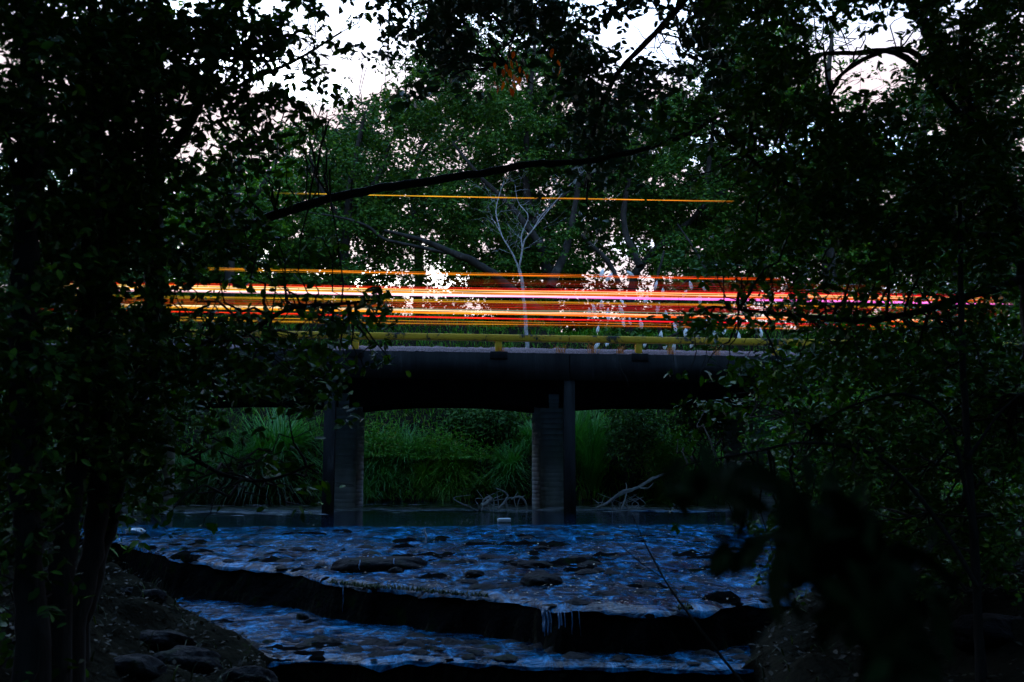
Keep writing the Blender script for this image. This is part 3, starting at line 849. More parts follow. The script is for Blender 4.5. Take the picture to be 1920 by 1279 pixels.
foliage_from_map(tr, cells_where(FG, lambda x, y: x <= 90 and y < 1279) + [(-200, -200, 260, 260, .9, 8)], lambda x, y: (6.0, 7.6), [t, b], 24, M['leaf_left'], M['bark_dark'], wide=1.15, singles=60)

# --- overhead: boughs hanging into the top of the view from a tree on the right bank
o0 = to_ground(*limb([(2150, 1000), (2130, 600), (2080, 200), (1950, -120), (1700, -260)], [40, 36, 32, 26, 20], 9.5, 10.8))
o1 = limb([(1700, -260), (1450, -180), (1200, -120), (1000, -60), (860, 0), (790, 60)], [16, 13, 10, 8, 6, 3], 10.8, 11.5)
o2 = limb([(1450, -180), (1340, -60), (1230, 60), (1150, 150), (1110, 260), (1100, 380)], [9, 8, 6, 5, 4, 2], 10.8, 10.8)
o3 = limb([(1000, -60), (980, 20), (960, 80), (950, 120)], [4, 3, 2, 1.5], 11.4, 11.0)
top = plant('overhanging_tree', 'overhanging tree whose dark leafy boughs fill the top centre', 'tree', [o0, o1, o2, o3], M['bark_dark'])
foliage_from_map(top, cells_where(FG, lambda x, y: 745 <= x < 1380 and y < 500 and not (x > 1180 and y > 200)) + [(700, -160, 660, 160, .9, 8)], lambda x, y: (9.8, 13.0), [o1, o2, o3], 19, M['leaf_top'], M['bark_dark'], wide=1.25, singles=200)
# the orange dying leaves hang on the same tree
sp1 = empty('orange_leaf_spray', P(955, 85, 9.2)); tag(sp1, 'spray of dying orange leaves hanging near the top centre', 'leaves')
mb = MB(); mb.tube([P(955, 85, 9.2), P(952, 120, 9.2), P(945, 150, 9.2)], [0.006, 0.004, 0.002], 4); mb.tube([P(953, 110, 9.2), P(975, 130, 9.25), P(984, 150, 9.3)], [0.004, 0.003, 0.002], 4); mb.tube([P(950, 130, 9.2), P(930, 155, 9.15), P(918, 165, 9.15)], [0.004, 0.003, 0.002], 4)
mb.build('twig', M['bark_dark'], sp1)
for px, py in [(955, 95), (962, 102), (950, 108), (958, 118), (968, 120), (975, 130), (982, 138), (988, 145), (948, 125), (942, 135), (955, 135), (962, 145), (968, 150), (975, 150), (950, 150), (945, 158), (952, 165), (938, 150), (925, 158), (918, 165), (933, 165), (960, 158), (972, 160), (990, 142), (928, 122), (1037, 96), (1046, 118), (1050, 128), (957, 170)]:
    p = P(px, py - 6, 9.2 + rng.normal(0, 0.12))
    ax = np.array([rng.normal(0, 0.25), rng.normal(0, 0.25), -1.0]); ax /= np.linalg.norm(ax)
    nr = rng.normal(0, 1, 3); nr -= (nr @ ax) * ax; nr /= np.linalg.norm(nr)
    single_leaf(M['leaf_orange'], p, ax, nr, np.cross(nr, ax), rng.uniform(0.07, 0.115), 1.0, sp1)

# --- right bank trees
r0 = to_ground(*limb([(1960, 1000), (1945, 700), (1930, 520), (1895, 400), (1850, 270), (1790, 150), (1740, 60), (1700, -10), (1650, -120)], [26, 24, 22, 20, 18, 15, 13, 11, 8], 8.2, 9.4))
r1 = limb([(1850, 270), (1700, 110), (1600, 100), (1520, 108), (1440, 160)], [8, 6, 5, 4, 2], 8.6, 8.8)
r2 = limb([(1790, 150), (1690, 92), (1590, 130), (1545, 200)], [8, 6, 4, 3], 9, 8.4)
r3 = limb([(1910, 450), (1760, 430), (1600, 400), (1450, 330), (1400, 290)], [9, 8, 6, 4, 3], 8.3, 8.0)
r4 = limb([(1930, 520), (1800, 560), (1640, 600), (1480, 590), (1340, 575)], [9, 8, 6, 4, 2], 8.3, 7.6)
right_tree = plant('leafy_tree', 'dense leafy tree on right bank, its bent trunk leaning in from upper right', 'tree', [r0, r1, r2, r3, r4], M['bark_dark'], 'leafy trees on the right bank')
rl = [r0, r1, r2, r3, r4]
foliage_from_map(right_tree, cells_where(FG, lambda x, y: (x >= 1380 and y < 720) or (1180 < x < 1380 and 200 < y < 720)) + [(1350, -200, 600, 200, .9, 8)], lambda x, y: (7.2, 9.2), rl, 19, M['leaf_right'], M['bark_dark'], wide=1.1, singles=300)
s0 = to_ground(*limb([(1838, 1230), (1826, 1000), (1815, 850), (1806, 700), (1802, 560), (1800, 380)], [9, 8, 7, 6.5, 6, 4], 7.0, 7.4))
s1 = limb([(1828, 1010), (1780, 800), (1700, 740), (1600, 760), (1520, 800)], [4, 4, 3, 2.5, 1.5], 7.0, 7.4)
s2 = limb([(1832, 1100), (1760, 980), (1650, 860), (1520, 830), (1400, 850), (1290, 870)], [5, 4.5, 4, 3, 2.5, 1.5], 7.0, 7.6)
s3 = limb([(1815, 860), (1870, 780), (1910, 740)], [4, 3, 2], 7.1, 7.2)
sap = plant('leafy_sapling', 'thin upright stem at far right with small glossy leaves down to the bank', 'tree', [s0, s1, s2, s3], M['bark_dark'], 'leafy trees on the right bank')
foliage_from_map(sap, cells_where(FG, lambda x, y: x > 1180 and 720 <= y < 1100), lambda x, y: (7.0, 9.8), [s0, s1, s2, s3], 16, M['leaf_right'], M['bark_dark'], wide=1.1, singles=260)

# --- leaves right in front of the lens, lower right
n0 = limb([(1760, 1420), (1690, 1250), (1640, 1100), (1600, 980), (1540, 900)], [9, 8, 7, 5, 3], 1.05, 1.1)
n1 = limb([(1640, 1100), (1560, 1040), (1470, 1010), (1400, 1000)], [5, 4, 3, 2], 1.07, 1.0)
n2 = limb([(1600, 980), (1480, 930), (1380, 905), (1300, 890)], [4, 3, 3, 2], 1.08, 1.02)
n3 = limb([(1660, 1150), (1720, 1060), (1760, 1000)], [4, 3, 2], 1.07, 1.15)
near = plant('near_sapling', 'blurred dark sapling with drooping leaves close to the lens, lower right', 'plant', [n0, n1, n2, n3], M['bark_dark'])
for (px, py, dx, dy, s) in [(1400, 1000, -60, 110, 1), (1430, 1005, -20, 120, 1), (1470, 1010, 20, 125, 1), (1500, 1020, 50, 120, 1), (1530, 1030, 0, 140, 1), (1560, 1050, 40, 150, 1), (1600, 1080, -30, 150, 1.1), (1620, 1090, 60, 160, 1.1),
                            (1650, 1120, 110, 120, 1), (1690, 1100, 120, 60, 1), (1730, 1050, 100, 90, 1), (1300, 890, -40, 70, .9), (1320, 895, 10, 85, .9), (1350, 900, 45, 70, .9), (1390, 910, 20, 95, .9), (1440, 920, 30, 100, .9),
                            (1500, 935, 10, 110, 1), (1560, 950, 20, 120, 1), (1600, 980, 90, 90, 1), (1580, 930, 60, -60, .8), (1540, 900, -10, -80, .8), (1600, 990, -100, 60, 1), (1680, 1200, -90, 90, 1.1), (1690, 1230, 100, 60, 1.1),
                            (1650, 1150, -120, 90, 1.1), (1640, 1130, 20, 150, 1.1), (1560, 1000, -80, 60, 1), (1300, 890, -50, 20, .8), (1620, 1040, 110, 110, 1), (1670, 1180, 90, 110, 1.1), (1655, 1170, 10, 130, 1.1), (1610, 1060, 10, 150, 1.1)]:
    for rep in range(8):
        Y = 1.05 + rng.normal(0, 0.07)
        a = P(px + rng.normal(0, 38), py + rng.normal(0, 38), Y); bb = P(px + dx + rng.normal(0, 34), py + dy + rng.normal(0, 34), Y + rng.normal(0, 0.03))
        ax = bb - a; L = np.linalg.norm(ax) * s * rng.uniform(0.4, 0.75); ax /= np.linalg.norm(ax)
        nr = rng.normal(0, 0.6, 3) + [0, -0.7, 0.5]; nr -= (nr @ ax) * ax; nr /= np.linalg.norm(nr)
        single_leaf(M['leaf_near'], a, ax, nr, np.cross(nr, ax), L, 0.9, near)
# thin bare twig leaning over the lower fall
tw = empty('bare_twig', P(1290, 1150, 6.5)); tag(tw, 'thin bare forked twig leaning over the weir pool right of centre', 'twig')
mb = MB(); mb.tube(*limb([(1400, 1290), (1290, 1150), (1245, 1085), (1210, 1020), (1185, 965)], [3, 2.5, 2, 1.5, 0.8], 6.2, 6.8), 5)
mb.tube(*limb([(1245, 1085), (1195, 1050), (1150, 1010)], [1.5, 1.1, 0.7], 6.4, 6.7), 4); mb.build('stem', M['bark_dark'], tw)

# ------------------------------------------------------------------ trees beyond the bridge
BG = [
    '33333222200115555500026660000444',
    '33333220000036666600036664111555',
    '33333220000227777733357775226666',
    '33333000013688888888887775546666',
    '22222114478866688888888665777777',
    '55555667788877688888888888888888',
    '88888888888888888888888888888888',
    '88888888888866888866888888888888',
    '88888888888755788755588887777777',
    '88888888888655588755588368888888',
    '88888888888888888888888468888888',
]
def bgtree(name, label, x0, x1, rows, Y0, Y1, trunk, extra, mat, bark, leafpx=8.5, wide=1.0, fern=False, group='trees beyond the bridge', r0=0, r1=99):
    L = [limb(*trunk)] if not isinstance(trunk[0][0], np.ndarray) else [trunk]
    L[0] = to_ground(*L[0])
    L += [limb(*e) for e in extra]
    root = plant(name, label, 'tree', L, bark, group, sides=8)
    cells = [c for c in map_cells(rows) if x0 <= c[0] + 30 < x1 and r0 <= c[1] / 61 < r1]
    foliage_from_map(root, cells, lambda x, y: (Y0, Y1), L, leafpx, mat, bark, wide=wide, T=T_QUAD, F=F_QUAD, twigs=1.2, twig_r=0.018, ref=9, clump=9, droop=0.25, up=0.7, dens=2.6)
    return root


bgtree('background_tree', 'broad feathery tree behind bridge, heavy limb slanting down to the centre', 760, 1110, BG, 45, 55,
       ([(1040, 640), (1035, 560), (1020, 480), (1000, 420), (985, 330), (990, 230), (1000, 120), (1005, 20)], [14, 12, 10, 8.5, 7, 5, 4, 2.5], 46, 48),
       [([(1035, 600), (960, 545), (905, 500), (850, 475), (790, 450), (720, 432)], [10, 9.5, 8.5, 7, 5, 3], 42.5, 41.5), ([(1015, 460), (960, 390), (900, 330), (850, 270)], [7, 6, 4, 2.5], 44, 45),
        ([(1030, 540), (1060, 470), (1075, 400), (1090, 300), (1080, 180)], [9, 8, 6, 5, 3], 43.5, 46), ([(1000, 420), (1040, 380), (1080, 350)], [4, 3, 2], 44, 44)], M['leaf_fern'], M['bark_mid'])
bgtree('background_tree', 'bright edged feathery tree behind bridge, left of centre below the open sky', 540, 760, BG, 45, 55,
       ([(640, 620), (645, 520), (650, 430), (660, 330), (680, 230)], [11, 10, 8, 6, 3], 47, 47),
       [([(905, 502), (850, 478), (780, 462), (720, 448), (690, 425), (640, 408), (575, 398)], [3.5, 3.5, 3.4, 3.2, 2.8, 2.2, 1.0], 43.6, 43.6), ([(650, 430), (600, 350), (580, 290)], [5, 4, 2], 47, 46), ([(655, 400), (710, 330), (730, 270)], [5, 4, 2], 47, 48)], M['leaf_fern'], M['bark_mid'])
bgtree('background_tree', 'dark drooping tree behind bridge, right of centre with slanting grey limbs', 1110, 1420, BG, 45, 55,
       ([(1180, 640), (1185, 540), (1200, 500), (1250, 450), (1310, 395), (1330, 300), (1340, 180), (1330, 60)], [9, 8.5, 7.5, 6.5, 5.5, 4.5, 3, 2], 46.5, 48),
       [([(1160, 530), (1140, 490), (1110, 460), (1090, 440)], [5, 5, 4, 3], 42, 42), ([(1200, 500), (1170, 420), (1180, 330), (1200, 240)], [7, 6, 5, 3], 44, 46), ([(1340, 540), (1310, 480), (1270, 420)], [3, 2.5, 1.5], 40, 41), ([(1310, 395), (1390, 330), (1430, 260)], [5, 4, 2], 46, 46)], M['leaf_fern'], M['bark_mid'])
bgtree('background_tree', 'tall green tree behind bridge seen through the right bank leaves', 1420, 1690, BG, 43, 53,
       ([(1560, 640), (1555, 500), (1560, 350), (1550, 200), (1560, 60)], [13, 12, 10, 7, 3], 43, 44), [([(1558, 450), (1500, 350), (1470, 250)], [6, 5, 3], 43, 42), ([(1556, 400), (1620, 300), (1650, 200)], [6, 5, 3], 43, 44)], M['leaf_bush'], M['bark_mid'])
bgtree('background_tree', 'tall tree behind bridge at the far right edge', 1690, 1980, BG, 42, 53,
       ([(1800, 640), (1795, 450), (1805, 250), (1800, 60)], [13, 12, 9, 4], 42, 43), [([(1798, 400), (1740, 280), (1730, 180)], [6, 5, 3], 42, 42), ([(1800, 330), (1870, 220), (1900, 120)], [6, 5, 3], 42, 43)], M['leaf_far'], M['bark_mid'])
bgtree('background_tree', 'green tree behind bridge below the bright gap on the left', 300, 540, BG, 43, 53,
       ([(430, 640), (432, 500), (440, 400), (450, 310)], [11, 10, 8, 4], 43, 43), [([(436, 450), (380, 380), (350, 330)], [5, 4, 2], 43, 43), ([(438, 420), (490, 350), (520, 300)], [5, 4, 2], 43, 44)], M['leaf_bush'], M['bark_mid'])
bgtree('background_tree', 'shaded tree behind bridge at the far left edge', -60, 300, BG, 42, 53,
       ([(140, 640), (138, 450), (150, 250), (150, 60)], [13, 12, 9, 4], 42, 43), [([(140, 400), (70, 300), (40, 180)], [6, 5, 3], 42, 42), ([(145, 330), (220, 240), (250, 120)], [6, 5, 3], 42, 43)], M['leaf_far'], M['bark_mid'])

FARC = [r for r in BG]
for lab, x0, x1, tx in [('distant tree closing the view behind the left end of the bridge', -60, 300, 120), ('distant tree behind the bridge below the bright gap', 300, 620, 470), ('distant tree behind the centre of the bridge', 620, 1000, 780), ('distant tree behind the bridge right of the centre', 1000, 1360, 1230), ('distant tree closing the view behind the right end of the bridge', 1360, 1680, 1500), ('distant tree behind the bridge at the right edge', 1680, 1980, 1810)]:
    L = [to_ground(*limb([(tx, 640), (tx + 5, 480), (tx - 5, 380), (tx, 300)], [9, 8, 6, 3], 62, 62))]
    root = plant('distant_tree', lab, 'tree', L, M['bark_mid'], 'distant trees closing the view', sides=6)
    cells = [(c[0], c[1], c[2], c[3], {5: .3, 6: .55, 7: .75, 8: .93}[c[5]], c[5]) for c in map_cells(BG) if x0 <= c[0] + 30 < x1 and c[5] >= 5]
    foliage_from_map(root, cells, lambda x, y: (58, 67), L, 12, M['leaf_far'], M['bark_mid'], wide=1.3, T=T_QUAD, F=F_QUAD, twigs=0.6, twig_r=0.03, clump=7, dens=1.6)

# slim pale sapling behind the railing
a = to_ground(*limb([(989, 652), (986, 610), (982, 560), (978, 525), (973, 505)], [3.8, 3.6, 3.4, 3.1, 2.9], 40.2, 40.4))
b1 = limb([(973, 505), (962, 478), (948, 455), (935, 430), (920, 405)], [1.8, 1.6, 1.3, 1.0, 0.6], 40.4, 40.6)
b2 = limb([(973, 505), (979, 470), (984, 450), (998, 432), (1015, 405), (1030, 390)], [2.0, 1.8, 1.5, 1.2, 0.9, 0.5], 40.4, 40.2)
b3 = limb([(979, 465), (978, 440), (990, 405), (972, 380), (965, 345)], [1.2, 1.1, 0.9, 0.7, 0.4], 40.3, 40.8)
b4 = limb([(940, 440), (930, 400), (935, 370), (945, 340)], [1.3, 1.1, 0.9, 0.5], 40.6, 40.8)
b5 = limb([(1000, 430), (1040, 380), (1070, 345), (1095, 320), (1110, 300)], [1.0, 0.9, 0.8, 0.6, 0.4], 40.2, 40)
sapl = plant('bare_sapling', 'slim pale forked sapling with bare twigs standing behind the railing', 'tree', [a, b1, b2, b3, b4, b5], M['bark_pale'])
mb = MB()
for src in (b1, b2, b3, b4, b5):
    for _ in range(9):
        q = src[0][rng.integers(3, len(src[0]))]
        e = q + np.array([rng.normal(0, 0.7), rng.normal(0, 0.5), rng.uniform(0.0, 0.9)])
        mb.tube(wobble(q, e, 6, 0.06), np.linspace(0.009, 0.003, 6), 4)
        for _ in range(2): mb.tube(wobble((q + e) / 2, e + rng.normal(0, 0.45, 3), 5, 0.07), np.linspace(0.006, 0.002, 5), 3)
mb.build('twigs', M['bark_pale'], sapl)['kind'] = 'stuff'

# shrub with pale hanging trumpet flowers
w0 = to_ground(*limb([(1240, 655), (1235, 600), (1230, 540), (1245, 470)], [4, 3.5, 3, 2], 39.5, 39.8))
w1 = limb([(1236, 610), (1170, 560), (1120, 530)], [3, 2.5, 1.5], 39.5, 39.3)
w2 = limb([(1233, 570), (1300, 520), (1350, 500)], [3, 2.5, 1.5], 39.6, 39.4)
w3 = limb([(1238, 640), (1330, 600), (1400, 590)], [3, 2.5, 1.5], 39.5, 39.2)
fs = plant('flowering_shrub', 'shrub with pale drooping trumpet flowers behind the right half of the railing', 'shrub', [w0, w1, w2, w3], M['bark_mid'])
foliage_from_map(fs, [(1110, 560, 60, 80, .3, 3), (1180, 520, 60, 120, .35, 3), (1240, 480, 60, 160, .4, 3), (1300, 500, 60, 150, .45, 3), (1350, 560, 60, 90, .3, 3)], lambda x, y: (39, 40.2), [w0, w1, w2, w3], 11, M['leaf_far'], M['bark_mid'], T=T_QUAD, F=F_QUAD)
fm = bpy.data.meshes.new('flower')
V = []; Fc = []; prof = [(0, 0.06), (0.2, 0.20), (0.5, 0.32), (0.8, 0.26), (1.0, 0.06)]; nn = 7
for t, rr in prof:
    for k in range(nn):
        w = 1.0 + (0.18 * math.cos(2 * math.pi * k / nn * 2) if t > 0.8 else 0)
        V.append((rr * w * math.cos(2 * math.pi * k / nn), rr * w * math.sin(2 * math.pi * k / nn), -t))
for i in range(len(prof) - 1):
    for k in range(nn): Fc.append((i * nn + k, i * nn + (k + 1) % nn, (i + 1) * nn + (k + 1) % nn, (i + 1) * nn + k))
fm.from_pydata(V, [], Fc); fm.materials.append(M['petal']); fm.update()
for px, py in [(1131, 512), (1148, 520), (1175, 516), (1232, 535), (1243, 548), (1112, 578), (1128, 570), (1140, 585), (1163, 570), (1160, 582), (1105, 585), (1138, 592), (1180, 602), (1167, 607), (1200, 605), (1122, 618), (1263, 612), (1236, 575), (1248, 590), (1293, 535), (1317, 535), (1312, 560), (1288, 552), (1287, 622), (1335, 625), (1360, 622), (1382, 628), (1240, 628), (1142, 640), (1212, 645), (1246, 645), (1125, 648), (1265, 650), (1300, 645), (1350, 645), (1330, 600), (1215, 560), (1393, 600), (1410, 615), (1425, 622)]:
    o = bpy.data.objects.new('flower', fm); col.objects.link(o)
    o.parent = fs; o.matrix_parent_inverse = fs.matrix_basis.inverted()
    o.location = P(px, py - 8, 38.9 + rng.normal(0, 0.25)); o.rotation_euler = (rng.normal(0, 0.35), rng.normal(0, 0.35), rng.uniform(0, 6))
    s = rng.uniform(0.34, 0.50); o.scale = (s * 0.62, s * 0.62, s)

# ------------------------------------------------------------------ grasses and bushes on the far bank
def blades(name, roots, h, mat, parent=None, lean=0.5, width=0.018, seg=4, dirn=None, bend=1.0):
    n = len(roots)
    az = rng.uniform(0, 2 * math.pi, n) if dirn is None else dirn + rng.normal(0, 0.5, n)
    h = np.broadcast_to(h, (n,)) * rng.uniform(0.6, 1.25, n)
    ln = np.broadcast_to(lean, (n,)) * rng.uniform(0.4, 1.4, n)
    t = np.linspace(0, 1, seg + 1)
    out = np.stack([np.cos(az), np.sin(az), np.zeros(n)], -1)
    side = np.stack([-np.sin(az), np.cos(az), np.zeros(n)], -1)
    rr = (ln * h)[:, None] * t[None] ** 1.6
    zz = h[:, None] * (t[None] - bend * 0.75 * (ln[:, None] ** 1.0) * t[None] ** 2.6)
    c = roots[:, None, :] + out[:, None, :] * rr[..., None] + np.array([0, 0, 1.0]) * zz[..., None]
    w = width * (1 - t ** 1.5 * 0.92)[None, :, None] * rng.uniform(0.6, 1.4, n)[:, None, None]
    V = np.stack([c - side[:, None, :] * w, c + side[:, None, :] * w], 2).reshape(n, -1, 3)
    k = (seg + 1) * 2
    f = np.array([[2 * i, 2 * i + 1, 2 * i + 3, 2 * i + 2] for i in range(seg)])
    FF = (np.arange(n)[:, None, None] * k + f[None]).reshape(-1, 4)
    o = link(name, np_mesh(name, V.reshape(-1, 3), FF, True), mat, parent)
    o['kind'] = 'stuff'
    return o


def clump(name, label, px, py, rx, depth, Y, n, h, mat, lean, width, group=None, cat='grass clump', bend=1.0):
    """several tussocks grown together, each one's blades arching outward like a fountain"""
    c = P(px, py, Y)
    root = empty(name, (c[0], Y, float(ground(c[0], Y)))); tag(root, label, cat, group)
    k = 5; cx = c[0] + rng.uniform(-0.5, 0.5, k) * rx; cy = Y + rng.uniform(-0.5, 0.5, k) * depth; hs = rng.uniform(0.7, 1.15, k)
    i = rng.integers(0, k, n)
    dx = rng.normal(0, 0.16, n) * rx; dy = rng.normal(0, 0.16, n) * rx
    x = cx[i] + dx; y = cy[i] + dy
    d = np.hypot(dx, dy) / (0.4 * rx)
    o = blades('blades', np.stack([x, y, ground(x, y) - 0.03], -1), h * hs[i] * (1.1 - 0.4 * np.clip(d, 0, 1.5)), mat, root, lean * (0.55 + 0.6 * np.clip(d, 0, 1.5)), width, 5, dirn=np.arctan2(dy, dx), bend=bend)
    return root


GG = 'grass clumps on the far bank'
clump('reed_clump', 'tall arching blue green reed clump under the left span', 500, 900, 1.7, 0.8, 35.6, 1700, 3.3, M['reed'], 1.05, 0.028, GG, bend=1.15)
clump('reed_clump', 'lower reed clump at the water left of the arching reeds', 380, 920, 1.6, 0.7, 35.4, 1300, 2.1, M['reed'], 0.9, 0.022, GG, bend=1.1)
clump('grass_clump', 'grassy mound behind the left pier at the water', 720, 900, 1.6, 1.4, 36.2, 2200, 1.3, M['reed'], 1.0, 0.016, GG, bend=1.15)
clump('grass_clump', 'bright green grassy mound in the middle of the centre span', 830, 900, 1.5, 1.2, 36.0, 2800, 1.1, M['grass'], 1.0, 0.014, GG, bend=1.15)
clump('grass_clump', 'hanging grass tuft high on the bank under the centre span', 790, 775, 1.2, 0.6, 38.6, 900, 1.3, M['grass'], 0.9, 0.02, GG)
clump('grass_clump', 'dark grasses left of the centre pillar', 975, 880, 1.2, 1.2, 36.4, 1500, 1.3, M['reed'], 1.0, 0.016, GG, bend=1.15)
clump('grass_clump', 'soft tall grass stand right of the centre pillar', 1100, 860, 1.0, 0.9, 36.3, 1500, 2.6, M['reed'], 0.5, 0.02, GG)
clump('grass_clump', 'bright green drooping grass beside the slanting driftwood branch', 1290, 920, 1.3, 0.8, 34.9, 1800, 1.7, M['grass'], 0.85, 0.024, GG)
clump('grass_clump', 'green grass left of the right pier', 1370, 880, 1.2, 0.8, 35.4, 1400, 2.0, M['grass'], 0.7, 0.022, GG)
# low cover over the rest of the far bank
n = 34000
gx_ = rng.uniform(-17, 17, n); gy_ = rng.uniform(35.1, 46, n)
blades('bank_grass', np.stack([gx_, gy_, ground(gx_, gy_)], -1), 0.6, M['grass'], None, 0.95, 0.014, 4)
tag(bpy.data.objects['bank_grass'], 'rough green grass covering the far bank', 'grass', kind='stuff')


def bush(name, label, px, py, Y, r, n, L, mat, wide=0.8, cat='bush', group='bushes round the pond', seed=0):
    c = P(px, py, Y); g = float(ground(c[0], Y))
    root = empty(name, (c[0], Y, g)); tag(root, label, cat, group)
    mb = MB(); C = []
    for k in range(14):
        d = rng.normal(0, 1, 3); d[2] = abs(d[2]); d /= np.linalg.norm(d)
        e = c + d * np.array(r) * rng.uniform(0.5, 0.95)
        C.append(e); mb.tube(wobble([c[0] + rng.normal(0, .1), Y + rng.normal(0, .1), g - 0.1], e, 7, 0.05), np.linspace(0.03, 0.008, 7), 5)
    mb.build('stem', M['bark_dark'], root)
    C = np.array(C)
    i = rng.integers(0, len(C), n)
    p = C[i] + rng.normal(0, 0.33, (n, 3)) * np.array(r)
    p[:, 2] = np.maximum(p[:, 2], g + 0.05)
    leaf_cloud('foliage', p, L * rng.uniform(0.6, 1.3, n), mat, root, wide, T_LEAF, F_LEAF, droop=0.4)
    return root


bush('leafy_bush', 'rounded bright green bush in the middle of the centre span', 835, 885, 36.4, (1.5, 0.9, 1.25), 5200, 0.17, M['leaf_lush'], 0.42)
bush('leafy_bush', 'rounded green bush behind the left pier at the water', 715, 880, 36.8, (1.3, 0.9, 1.4), 4600, 0.17, M['leaf_lush'], 0.42)
bush('leafy_bush', 'olive bush low at the water beside the driftwood heap', 905, 920, 35.7, (0.9, 0.6, 0.55), 1800, 0.14, M['leaf_bush'], 0.5)
bush('leafy_bush', 'bright leafy bush low behind the slanting driftwood branch', 1270, 880, 34.6, (1.2, 0.7, 1.1), 3600, 0.18, M['leaf_lush'], 0.5)
bush('leafy_bush', 'dark broadleaf bush leaning over the water between driftwood and centre pillar', 1190, 830, 35.2, (1.2, 0.9, 1.5), 2600, 0.20, M['leaf_far'])
bush('leafy_bush', 'green bush beside the right pier', 1330, 800, 33.0, (1.3, 0.8, 1.4), 3000, 0.16, M['leaf_bush'])
bush('leafy_bush', 'bush at the foot of the right pier beyond the column', 1560, 850, 24.5, (1.8, 1.4, 1.6), 4200, 0.14, M['leaf_bush'])
bush('leafy_bush', 'tall bush on the right bank in front of the bridge end', 1720, 760, 21.0, (2.2, 1.6, 2.4), 6500, 0.13, M['leaf_bush'])
bush('leafy_bush', 'bush at the right edge of the right bank', 1900, 800, 17.0, (1.6, 1.6, 2.4), 5500, 0.12, M['leaf_right'])
bush('leafy_bush', 'low bush on the right bank beside the weir pool', 1640, 930, 15.5, (1.3, 1.2, 0.9), 3600, 0.10, M['leaf_bush'])
bush('leafy_bush', 'low bush on the right bank at the blue wet stones', 1850, 1010, 12.5, (1.2, 1.2, 1.0), 3600, 0.09, M['leaf_bush'])
bush('leafy_bush', 'bush on the left bank in front of the bridge end', 120, 780, 19.0, (2.4, 1.4, 2.2), 5200, 0.13, M['leaf_left'])
bush('leafy_bush', 'low bush among the trunks at the left edge', 20, 960, 12.0, (1.2, 1.2, 1.0), 3000, 0.09, M['leaf_left'])
bush('leafy_bush', 'dark bush on the far bank behind the leftmost pier', 240, 800, 33.5, (2.4, 1.2, 1.8), 3600, 0.2, M['leaf_far'])
bush('leafy_bush', 'dark hollow bush high under the centre span', 900, 800, 37.4, (1.3, 0.8, 1.1), 2600, 0.2, M['leaf_far'])

# ------------------------------------------------------------------ driftwood, rocks, floating things
d1 = empty('driftwood_heap', P(940, 957, 27.3)); tag(d1, 'tangled heap of bleached driftwood in the water left of the centre pillar', 'driftwood')
def stick(px_pts, rp, Y, parent, name='branch', mat='driftwood', dy=0.15):
    mb = MB(); p, r = limb(px_pts, rp, Y, Y + rng.normal(0, dy)); mb.tube(p, r, 6); mb.build(name, M[mat], parent, True)
stick([(905, 956), (906, 940), (915, 932), (926, 938)], [2, 2, 2, 1.5], 27.3, d1)
stick([(934, 954), (945, 942), (952, 930), (945, 922), (930, 915)], [2, 2.2, 2, 1.6, 1], 27.3, d1)
stick([(958, 936), (972, 931), (982, 936), (987, 948), (987, 962)], [1.6, 2, 2, 1.6, 1.2], 27.3, d1)
stick([(904, 948), (914, 943), (923, 936)], [4.2, 4.5, 4], 27.1, d1, 'log')
for _ in range(13):
    x = rng.uniform(892, 990); stick([(x, 958), (x + rng.normal(0, 14), 945 - rng.uniform(0, 10)), (x + rng.normal(0, 25), 938 - rng.uniform(0, 20))], [1.1, 0.9, 0.5], 27.4, d1, 'twig')
d2 = empty('driftwood_branch', P(1118, 952, 27.4)); tag(d2, 'long pale driftwood branch slanting out of the water right of the centre pillar', 'driftwood')
stick([(1116, 953), (1135, 945), (1160, 928), (1195, 914), (1225, 897), (1245, 889), (1260, 886)], [2, 2.5, 3.4, 3.4, 3, 2.2, 1.4], 27.4, d2)
stick([(1140, 944), (1165, 922), (1185, 917), (1200, 912)], [1.6, 2, 2, 1.5], 27.3, d2)
stick([(1165, 955), (1172, 935), (1175, 915), (1173, 905)], [1.6, 1.6, 1.3, .7], 27.3, d2)
stick([(1195, 914), (1215, 915), (1225, 905)], [1.6, 1.4, .7], 27.4, d2)
for _ in range(14):
    x = rng.uniform(1112, 1215); stick([(x, 956), (x + rng.normal(0, 10), 945), (x + rng.normal(0, 20), 936 - rng.uniform(0, 12))], [1, .8, .4], 27.5, d2, 'twig')
s = empty('upright_stick', PZ(798, 1012, -0.02)); tag(s, 'short bleached stick standing upright in the shallow weir water', 'stick')
stick([(798, 1018), (799, 1005), (796, 997), (797, 990)], [1.6, 1.8, 1.5, 1.2], PZ(798, 1014, -0.04)[1], s)

# floating box and plastic bag
q = PZ(946, 980, 0.0)
fb = empty('floating_carton', q); tag(fb, 'small pale box floating in the pond below the driftwood heap', 'litter')
mb = MB(); mb.box((q[0] - 0.14, q[1] - 0.06, 0.01), (q[0] + 0.14, q[1] + 0.06, 0.10)); o = mb.build('carton', M['plastic'], fb); bv = o.modifiers.new('b', 'BEVEL'); bv.width = 0.015; bv.segments = 2
mb = MB(); mb.box((q[0] - 0.16, q[1] - 0.05, -0.03), (q[0] - 0.145, q[1] + 0.05, 0.09)); mb.build('flap', M['plastic'], fb)


